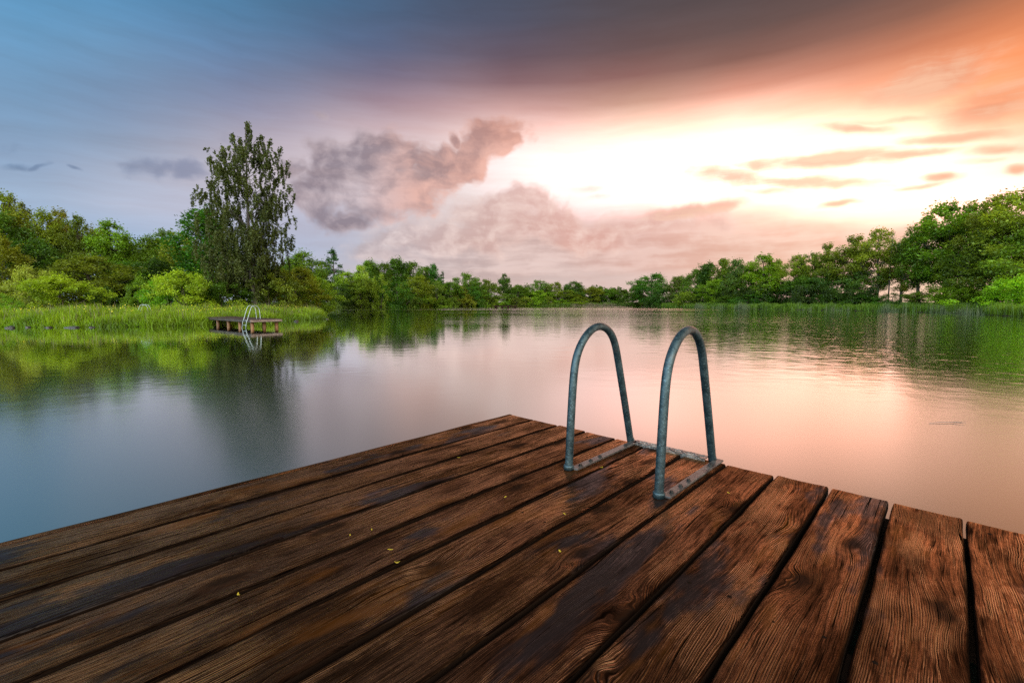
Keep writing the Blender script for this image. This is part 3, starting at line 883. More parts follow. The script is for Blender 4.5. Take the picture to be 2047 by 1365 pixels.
for v in (LV, RV):
    b = MB()
    b.tube([dk(u, v, z) for u, z in rail], RAD, 20)
    rl = b.build('handrail', M_GALV, lad, True)
    c = MB()
    p = dk(U_N, v, 0)
    c.tube([p + [0, 0, -.002], p + [0, 0, .018], p + [0, 0, .024]], [.0265, .0265, .0225], 20)
    c.build('foot_collar', M_GALV, rl, True)
    # the stile goes on down into the water below the board ends
    c = MB()
    q = dk(UEND + .028, v, 0)
    c.tube([dk(U_F, v, .02), dk(UEND + .018, v, -.012), q + [0, 0, -.05], q + [0, 0, -1.35]], .019, 14)
    c.build('stile', M_GALV, lad, True)
    inn = .030
    bar = MB()
    ctr = dk((U_N + UEND) / 2 + .008, v + inn, .006)
    bar.box(ctr, UEND - U_N + .01, .042, .010, math.pi / 2 - AZ)
    bo = bar.build('mounting_bar', M_BAR, lad)
    bv = bo.modifiers.new('edge', 'BEVEL'); bv.width = .002; bv.segments = 2
    for f in (.085, .235, .375, .80):
        bt = MB()
        p = dk(U_N + (UEND - U_N) * f, v + inn + .003, .0105)
        bt.tube([p, p + [0, 0, .002]], .0125, 16)
        bt.tube([p + [0, 0, .002], p + [0, 0, .0095], p + [0, 0, .0105]], [.0088, .0088, .007], 6)
        bt.build('bolt', M_BOLT, bo)
tr = MB()
ty = dk(UEND - .006, (LV + RV) / 2, .008)
tr.box(ty, .058, abs(RV - LV) - .06, .006, math.pi / 2 - AZ)
tr.box(dk(UEND - .037, (LV + RV) / 2, -.002), .005, abs(RV - LV) - .058, .026, math.pi / 2 - AZ)
for i in range(11):
    for j in range(2):
        vv = LV + .055 + (RV - LV - .11) * (i + .5 * j) / 10.7
        p = dk(UEND - .018 + .024 * j, vv, .0125)
        tr.box(p, .011, .032, .004, math.pi / 2 - AZ + (.5 if (i + j) % 2 else -.5))
tr.build('tread', M_TREAD, lad)
for z in (-.28, -.56, -.84):
    rg = MB()
    rg.tube([dk(UEND + .028, LV, z), dk(UEND + .028, RV, z)], .016, 12)
    rg.build('rung', M_GALV, lad, True)

# ------------------------------------------------------------------ small yellow leaves lying on the boards
leaf_spots = [(917, 914, 'in the gap nearest the jetty corner'), (1010, 993, 'alone below the near foot of the ladder'), (742, 1058, 'upper one of the close pair'), (699, 1069, 'curled lower one of the close pair'),
              (780, 1098, 'beside the dark double knot'), (794, 1122, 'small speck below the dark double knot'), (478, 1186, 'in the dark board gap, far from the ladder'), (1118, 1101, 'narrow, midway between ladder foot and picture bottom'),
              (1457, 984, 'on the ringed knot beside the ladder'), (1202, 933, 'whitish sliver in the gap between the ladder bars'), (1128, 1027, 'tiny, on the amber board below the ladder')]
for i, (px, py, tx) in enumerate(leaf_spots):
    p = on_plane(px, py, .003)
    r = np.random.default_rng(i)
    L = r.uniform(.0062, .0100); wd = L * r.uniform(.28, .45)
    vv, ff = [], []
    n = 9
    for k in range(n):
        s = k / (n - 1)
        x = (s - .5) * 2 * L
        yb = .35 * L * math.sin(s * math.pi)
        w = wd * math.sin(math.pi * min(1, s * .96 + .03)) ** .8
        z = .0012 + .0028 * abs(s - .5) ** 2 * 4
        vv += [(x, yb - w, z + .0012), (x, yb, z), (x, yb + w, z + .0012)]
    for k in range(n - 1):
        for j in range(2):
            q = k * 3 + j
            ff.append((q, q + 1, q + 4, q + 3))
    o = mesh_obj('fallen_leaf', vv, ff, M_YLEAF, None, True)
    sm = o.modifiers.new('thickness', 'SOLIDIFY'); sm.thickness = .0004
    o.location = p - np.array([0, 0, .004])
    o.location.z = max(o.location.z, -.0005)
    o.rotation_euler = (0, 0, r.uniform(0, 6.28))
    tag(o, 'tiny yellow leaf on wet planks, ' + tx, 'leaf', 'fallen yellow leaves on the jetty')

# ------------------------------------------------------------------ the dock by the birch
DN = np.array([-13.45, 23.6])
AR, AL = R(40), R(-50)
dR, dL = np.array([math.sin(AR), math.cos(AR)]), np.array([math.sin(AL), math.cos(AL)])
WR, WL = 1.5, 9.8
dock = empty('swimming_dock', (DN[0], DN[1], -.05))
tag(dock, 'weathered grey wooden dock on round posts in front of the tall birch', 'dock')


def dq(a, b_, z): return np.array([*(dR * a + dL * b_), z])


b = MB()
nb = 34
for i in range(nb):
    w = WL / nb
    c = dq(WR / 2, (i + .5) * w, -.022 + random.uniform(-.004, .004))
    b.box(c, w - .012, WR + random.uniform(-.02, .05), .044, math.pi / 2 - AL)
b.build('decking', M_REDWOOD, dock)
b = MB(); b.box(dq(.02, WL / 2, -.098), WL - .02, .05, .10, math.pi / 2 - AL); b.build('side_beam', M_SHADEWOOD, dock)
b = MB(); b.box(dq(WR - .02, WL / 2, -.098), WL - .02, .05, .10, math.pi / 2 - AL); b.build('side_beam', M_SHADEWOOD, dock)
b = MB(); b.box(dq(WR / 2, -.03, -.078), .05, WR + .08, .105, math.pi / 2 - AL); b.build('end_beam', M_GREYWOOD, dock)
for (a, s) in ((.14, .25), (WR - .14, .25), (WR / 2, .3), (.14, 1.9), (WR - .14, 1.9), (.14, 3.6), (WR - .14, 3.6), (.14, 5.3), (WR - .14, 5.3), (.14, 7.0), (WR - .14, 7.0)):
    b = MB()
    p = dq(a, s, 0)
    b.tube([p + [0, 0, -1.6], p + [0, 0, -.6], p + [0, 0, -.15]], [.088, .086, .084], 12)
    b.build('post', M_POST, dock, True)

# ladders of the same make, pale steel
def pale_ladder(name, loc, inward, along, label, rungs=True):
    e = empty(name, loc)
    tag(e, label, 'ladder', 'pale steel ladders on the near left bank')
    inward = np.append(inward, 0); along = np.append(along, 0)
    for s in (-.25, .25):
        b = MB()
        path = [(u - rail[-1, 0], z) for u, z in rail[::-1]]
        pts = [along * s + inward * (-u * 1.0) + np.array([0, 0, z * 1.0]) for u, z in path]
        if rungs:
            lo = [along * s - inward * .16 + np.array([0, 0, -.8]), along * s - inward * .05 + np.array([0, 0, -.1])]
            pts = lo + pts
        b.tube(pts, .018, 10)
        b.build('handrail', M_CHROME, e, True)
    if rungs:
        for z, o in ((-.06, -.045), (-.30, -.085), (-.54, -.12)):
            b = MB()
            b.tube([along * -.25 + inward * o + np.array([0, 0, z]), along * .25 + inward * o + np.array([0, 0, z])], .015, 8)
            b.build('rung', M_CHROME, e, True)
    return e


p = dq(-.03, .62, 0)
pale_ladder('swim_ladder', (DN[0] + p[0], DN[1] + p[1], -.05), dR, dL, 'pale steel ladder with twin arched rails on the dock below the birch')
p = at(282, 614, 28.2)
pale_ladder('swim_ladder', (p[0] - .25, 28.2, -.02), np.array([.92, .39]), np.array([-.39, .92]), 'pale steel handrail arch poking out of the tall bank grass beside shrubs', False)

# ------------------------------------------------------------------ raft far out on the lake
p = on_plane(1010, 616, WATER)
raft = empty('swimming_raft', (p[0], p[1], WATER))
tag(raft, 'low dark swimming raft on stubby floats, far out on the lake', 'raft')
b = MB(); b.box((0, 0, .42), 5.6, 3.4, .22); b.build('deck_frame', M_BEAM, raft)
b = MB()
for i in range(22):
    b.box((-2.7 + i * .2571, 0, .552), .235, 3.5, .036)
b.build('decking', M_BEAM, raft)
for x in (-2.1, -.7, .7, 2.1):
    b = MB(); b.tube([(x, -1.5, .06), (x, 0, .06), (x, 1.5, .06)], .26, 12); b.build('float', M_BEAM, raft, True)

# drifting twigs
p = on_plane(1895, 846, WATER)
b = MB()
b.tube([(-.23, -.02, .006), (-.1, 0, .012), (.05, .012, .010), (.24, .045, .008)], [.002, .0036, .0036, .0015], 8)
b.tube([(.05, .012, .010), (.11, -.03, .016), (.16, -.04, .014)], [.0026, .002, .001], 6)
o = b.build('drifting_twig', M_GREYWOOD, None, True); o.location = p
tag(o, 'thin pale brown twig drifting on the orange water near the shaded bank reflection', 'twig')

# ------------------------------------------------------------------ trees
def quads(c, size, r, up=.35, nrm=None):
    n = len(c)
    nv = r.normal(size=(n, 3)); nv[:, 2] += up * 2
    nv /= np.linalg.norm(nv, axis=1, keepdims=True)
    tv = r.normal(size=(n, 3)); tv -= nv * (tv * nv).sum(1, keepdims=True)
    tv /= np.linalg.norm(tv, axis=1, keepdims=True) + 1e-9
    bv = np.cross(nv, tv)
    s = (size * r.uniform(.6, 1.35, n))[:, None]
    v = np.stack([c - tv * s, c - bv * s * .55 + nv * s * .12, c + tv * s, c + bv * s * .55 + nv * s * .12], 1).reshape(-1, 3)
    return v, np.arange(4 * n).reshape(n, 4)


def ball(r, n, p=.5):
    d = r.normal(size=(n, 3)); d /= np.linalg.norm(d, axis=1, keepdims=True)
    return d * (r.uniform(0, 1, n) ** p)[:, None]


def limb(mb, a, b_, r0, r1, r, sag=.12, n=6):
    a, b_ = np.asarray(a, float), np.asarray(b_, float)
    L = np.linalg.norm(b_ - a)
    s = np.linspace(0, 1, n)[:, None]
    bow = np.sin(s * math.pi) * (np.array([0, 0, -sag * L]) + r.normal(0, .05 * L, 3))
    mb.tube(a + (b_ - a) * s + bow, np.linspace(r0, r1, n), 6, False)


def profile(kind, t):
    if kind == 'airy':    return np.sin(math.pi * np.clip((t - .22) / .82, 0, 1) ** .85) ** .75
    if kind == 'broad':   return np.sin(math.pi * np.clip((t - .05) / 1.0, 0, 1) ** .85) ** .6
    if kind == 'upright': return np.sin(math.pi * np.clip((t - .02) / 1.0, 0, 1) ** .75) ** .65
    if kind == 'shrub':   return np.sin(math.pi * np.clip((t + .22) / 1.22, 0, 1)) ** .55
    if kind == 'willow':  return np.sin(math.pi * np.clip((t + .12) / 1.12, 0, 1)) ** .5
    if kind == 'pine':    return np.clip((1.02 - t) / .75, 0, 1) ** .8 * np.clip((t - .1) / .12, 0, 1)
    if kind == 'spruce':  return np.clip(1.02 - t, 0, 1) ** .9 * np.clip((t - .02) / .05, 0, 1)


SPEC = {  # height, radius, clusters, cluster radius, stretch, leaves per cluster, leaf size
    'airy':    (12, 2.5, 112, .62, 1.10, 120, .120),
    'broad':   (11, 3.4, 128, .78, .95, 125, .135),
    'upright': (11, 2.0, 112, .60, 1.35, 125, .120),
    'shrub':   (4.0, 2.5, 90, .46, .85, 125, .078),
    'willow':  (9, 3.2, 110, .60, 1.7, 120, .105),
    'pine':    (12, 2.6, 90, .58, .55, 125, .105),
    'spruce':  (11, 2.3, 90, .50, .50, 110, .100),
}
CROWNS = {}


def crown_proto(kind, seed):
    key = (kind, seed)
    if key in CROWNS:
        return CROWNS[key]
    r = np.random.default_rng(hash(kind) % 1 + seed * 31 + len(kind) * 7)
    Ht, Rd, nc, cr, st, nl, ls = SPEC[kind]
    pts = []
    # leader wander and a few big lobes so that the outline is uneven
    lob = [(r.uniform(0, 6.28), r.uniform(.25, .9), r.uniform(.15, .45)) for _ in range(6)]
    tries = 0
    while len(pts) < nc and tries < 9000:
        tries += 1
        t = r.uniform(.03, 1.0) if kind not in ('airy',) else r.uniform(.26, 1.0)
        a = r.uniform(0, 6.28)
        q = profile(kind, np.array(t))
        bump = 1 + sum(s * math.cos(a - A0) * math.exp(-((t - T0) / .16) ** 2) for A0, T0, s in lob)
        rad = Rd * q * bump * (r.uniform(0, 1) ** .42)
        if r.uniform() > .25 + q: continue
        p = np.array([math.cos(a) * rad, math.sin(a) * rad, t * Ht])
        if math.sin(p[0] * 2.4 / Rd * 2 + seed) * math.cos(p[1] * 2.2 / Rd * 2 - seed) * math.sin(p[2] * .75 + seed * 2) > .42: continue
        pts.append(p)
    pts = np.array(pts)
    vs, fs_, off = [], [], 0
    for p in pts:
        sz = cr * r.uniform(.55, 1.35) * (1.0 if p[2] < Ht * .85 else .7)
        n = int(nl * (sz / cr) ** 1.5 * r.uniform(.7, 1.2))
        c = ball(r, n, .42) * [sz, sz, sz * st]
        if kind == 'willow':
            c[:, 2] = -np.abs(c[:, 2]) * 1.2 + .15
        if kind in ('pine', 'spruce'):
            c[:, 2] += -.18 * np.hypot(c[:, 0], c[:, 1])
        if kind == 'upright':
            c[:, :2] *= (1 - .35 * np.clip(c[:, 2:3] / (sz * st), -1, 1))
        v, f = quads(p + c, ls, r, .35)
        vs.append(v); fs_.append(f + off); off += len(v)
    # loose sprays breaking the outline
    n = nc * 9
    idx = r.integers(0, len(pts), n)
    ctr = np.array([0, 0, Ht * .5])
    dv = pts[idx] - ctr; dv /= np.linalg.norm(dv, axis=1, keepdims=True) + 1e-9
    c = pts[idx] + dv * cr * r.uniform(.4, 1.15, (n, 1)) + r.normal(0, cr * .35, (n, 3))
    c[:, 2] = np.maximum(c[:, 2], .06)
    v, f = quads(c, ls, r, .3)
    vs.append(v); fs_.append(f + off)
    cm = bpy.data.meshes.new('crown')
    V = np.concatenate(vs).astype(np.float32); V[:, 2] = np.maximum(V[:, 2], .02)
    Fq = np.concatenate(fs_)
    cm.vertices.add(len(V)); cm.vertices.foreach_set('co', V.ravel())
    cm.loops.add(Fq.size); cm.loops.foreach_set('vertex_index', Fq.astype(np.int32).ravel())
    cm.polygons.add(len(Fq)); cm.polygons.foreach_set('loop_start', np.arange(0, Fq.size, 4, dtype=np.int32))
    cm.update(calc_edges=True)
    cm.materials.append(M_NEEDLE if kind in ('pine', 'spruce') else M_LEAF)
    # trunk and limbs
    mb = MB()
    if kind in ('shrub', 'willow'):
        for k in range(6):
            q = pts[r.integers(0, len(pts))]
            limb(mb, (r.normal(0, .12), r.normal(0, .12), -.3), q * [.8, .8, 1], Ht * .012, Ht * .003, r, -.1)
    else:
        lean = r.normal(0, .25, 2)
        zz = np.linspace(-.4, Ht * .93, 9)
        tp = np.stack([lean[0] * (zz / Ht) ** 2 + .10 * np.sin(zz * .9 + seed), lean[1] * (zz / Ht) ** 2 + .10 * np.cos(zz * .8), zz], 1)
        mb.tube(tp, np.linspace(Ht * .017, Ht * .0025, 9), 8, False)
        for q in pts[r.permutation(len(pts))[:34]]:
            h0 = max(Ht * .12, q[2] - np.hypot(q[0], q[1]) * (.9 if kind != 'spruce' else .1))
            h0 = min(h0, Ht * .85)
            x0 = np.interp(h0, zz, tp[:, 0]); y0 = np.interp(h0, zz, tp[:, 1])
            limb(mb, (x0, y0, h0), q, Ht * .0055, Ht * .0012, r)
    tmsh = bpy.data.meshes.new('trunk')
    tmsh.from_pydata(np.concatenate(mb.v).tolist(), [], mb.f)
    tmsh.polygons.foreach_set('use_smooth', np.ones(len(tmsh.polygons), bool))
    tmsh.materials.append(M_BARK)
    ext = np.percentile(np.abs(V[:, 0]), 98) + np.percentile(np.abs(V[:, 1]), 98)
    CROWNS[key] = (cm, tmsh, float(np.percentile(V[:, 2], 99.9)), float(ext))
    return CROWNS[key]


PAL = {'olive': (.088, .108, .016), 'mid': (.060, .100, .016), 'bright': (.135, .200, .018), 'dark': (.024, .055, .013), 'pale': (.150, .185, .050), 'deep': (.034, .072, .014),
       'bluish': (.022, .048, .024), 'fresh': (.094, .150, .017), 'golden': (.105, .125, .018), 'grey': (.060, .090, .040)}
PAL = {k: tuple(np.array(v) * [1.75, 1.82, .85]) for k, v in PAL.items()}
N_TREE = [0]


def tree(name, kind, px, ytop, wpx, Y, pal, label, cat, group, rot=None):
    N_TREE[0] += 1
    k = N_TREE[0]
    r = np.random.default_rng(500 + k)
    cm, tmsh, hh, ww = crown_proto(kind, k % 3)
    p = at(px, 600, Y)
    x, y = p[0], Y
    gz = float(ground_z(x, y)[0]) - .03
    top = at(px, ytop, Y)[2]
    width = wpx * 1.18 / F * Y
    sz = (top - gz) / hh
    sx = width / ww
    e = empty(name, (x, y, gz), r.uniform(0, 6.28) if rot is None else rot)
    e.scale = (sx, sx * r.uniform(.9, 1.1), sz)
    c = bpy.data.objects.new('crown', cm); link(c, e)
    j = r.normal(1, .09, 3) * r.normal(1, .07)
    c.color = tuple(np.clip(np.array(PAL[pal]) * j, .004, .5)) + (1,)
    t = bpy.data.objects.new('trunk', tmsh); link(t, e)
    tag(e, label, cat, group)
    return e


GL, GR, GC, GS = 'trees on the near left bank', 'trees on the right bank', 'trees on the far shore', 'shrubs along the shores'
T_ = [
    # left bank, back row
    ('tall_tree', 'airy', 28, 384, 74, 47, 'olive', 'tallest airy tree of the left bank, bare trunk showing, at the picture edge', 'tree', GL),
    ('tall_tree', 'airy', 58, 404, 60, 50, 'olive', 'airy tree next in line after the tallest edge tree', 'tree', GL),
    ('tall_tree', 'airy', 97, 418, 62, 48, 'golden', 'airy tree with rounded dark top, third from the picture edge', 'tree', GL),
    ('tall_tree', 'airy', 131, 417, 62, 51, 'olive', 'open-crowned tree, taller half of the pair above the olive spreading tree', 'tree', GL),
    ('tall_tree', 'airy', 160, 430, 64, 49, 'mid', 'open-crowned tree, lower half of the pair above the olive spreading tree', 'tree', GL),
    ('leafy_tree', 'broad', 197, 452, 84, 52, 'olive', 'dense leafy tree on the falling skyline between two airy trees', 'tree', GL),
    ('tall_tree', 'airy', 228, 440, 84, 50, 'mid', 'airy arched-crowned tree standing beside the dip in the left skyline', 'tree', GL),
    ('leafy_tree', 'broad', 262, 482, 70, 54, 'mid', 'low rounded tree sloping down into the skyline dip', 'tree', GL),
    ('leafy_tree', 'airy', 305, 470, 66, 52, 'mid', 'loose feathery tree rising just past the skyline dip', 'tree', GL),
    ('leafy_tree', 'airy', 340, 458, 74, 55, 'mid', 'feathery-topped tree, highest between skyline dip and dark tree', 'tree', GL),
    ('leafy_tree', 'broad', 377, 464, 80, 50, 'olive', 'golden-olive leafy tree touching the dark tree behind the birch', 'tree', GL),
    ('dark_tree', 'upright', 424, 416, 96, 45, 'dark', 'tall dark green tree close behind the birch', 'tree', GL),
    ('leafy_tree', 'broad', -20, 405, 130, 44, 'deep', 'dark leafy tree cut off by the picture edge', 'tree', GL),
    ('leafy_tree', 'broad', 68, 474, 96, 43, 'deep', 'dark rounded tree below the two tallest airy trees', 'tree', GL),
    ('spreading_tree', 'broad', 182, 508, 142, 39, 'olive', 'olive spreading tree with layered wide crown behind the bright shrubs', 'tree', GL),
    ('leafy_tree', 'broad', 262, 520, 90, 43, 'deep', 'dark shaded tree between the olive spreading tree and round bush', 'tree', GL),
    ('leafy_tree', 'broad', 315, 515, 90, 44, 'dark', 'dark leafy tree behind the bright shrub with pale tips', 'tree', GL),
    ('leafy_tree', 'broad', 10, 470, 90, 40, 'olive', 'olive tree with drooping lower branches at the picture edge', 'tree', GL),
    # shrubs, left bank
    ('pale_shrub', 'shrub', 62, 527, 88, 35.5, 'pale', 'pale green elder-like shrub with open twiggy crown', 'shrub', GS),
    ('bright_shrub', 'shrub', 125, 545, 124, 33.5, 'bright', 'wide bright yellow-green shrub in front of the olive spreading tree', 'shrub', GS),
    ('round_bush', 'shrub', 286, 548, 58, 36, 'olive', 'round olive bush beside the steel handrail arch', 'shrub', GS),
    ('bright_shrub', 'shrub', 326, 553, 66, 35, 'fresh', 'green shrub filling the space between round bush and pale-tipped shrub', 'shrub', GS),
    ('bright_shrub', 'shrub', 372, 536, 104, 34, 'bright', 'tall bright shrub with pale tips close to the dock', 'shrub', GS),
    ('low_shrub', 'shrub', -8, 585, 60, 32, 'fresh', 'low green shrub cut off by the picture edge', 'shrub', GS),
    ('low_shrub', 'shrub', 210, 572, 52, 35.5, 'deep', 'small dark shrub under the olive spreading tree', 'shrub', GS),
    ('low_shrub', 'shrub', 440, 556, 110, 37, 'deep', 'dark low shrub in the shade between the tall bright shrub and birch foot', 'shrub', GS),
    ('low_shrub', 'shrub', 148, 566, 110, 40, 'dark', 'dark shrub half hidden behind the wide bright shrub', 'shrub', GS),
    # round the birch
    ('understory_shrub', 'shrub', 470, 498, 104, 40, 'mid', 'leafy green understory tree wrapped round the birch foot', 'tree', GS),
    ('understory_shrub', 'shrub', 540, 520, 96, 40, 'olive', 'olive understory shrub leaning from the birch over the dock', 'shrub', GS),
    ('leafy_tree', 'broad', 604, 499, 92, 62, 'mid', 'green maple-like tree rising behind the shrubs beside the birch', 'tree', GL),
    ('bright_shrub', 'broad', 592, 533, 84, 43, 'olive', 'olive round-headed small tree with dark stem on the grassy point', 'tree', GL),
    ('bright_shrub', 'broad', 640, 553, 58, 46, 'fresh', 'fresh green small tree at the very tip of the grassy point', 'tree', GL),
]
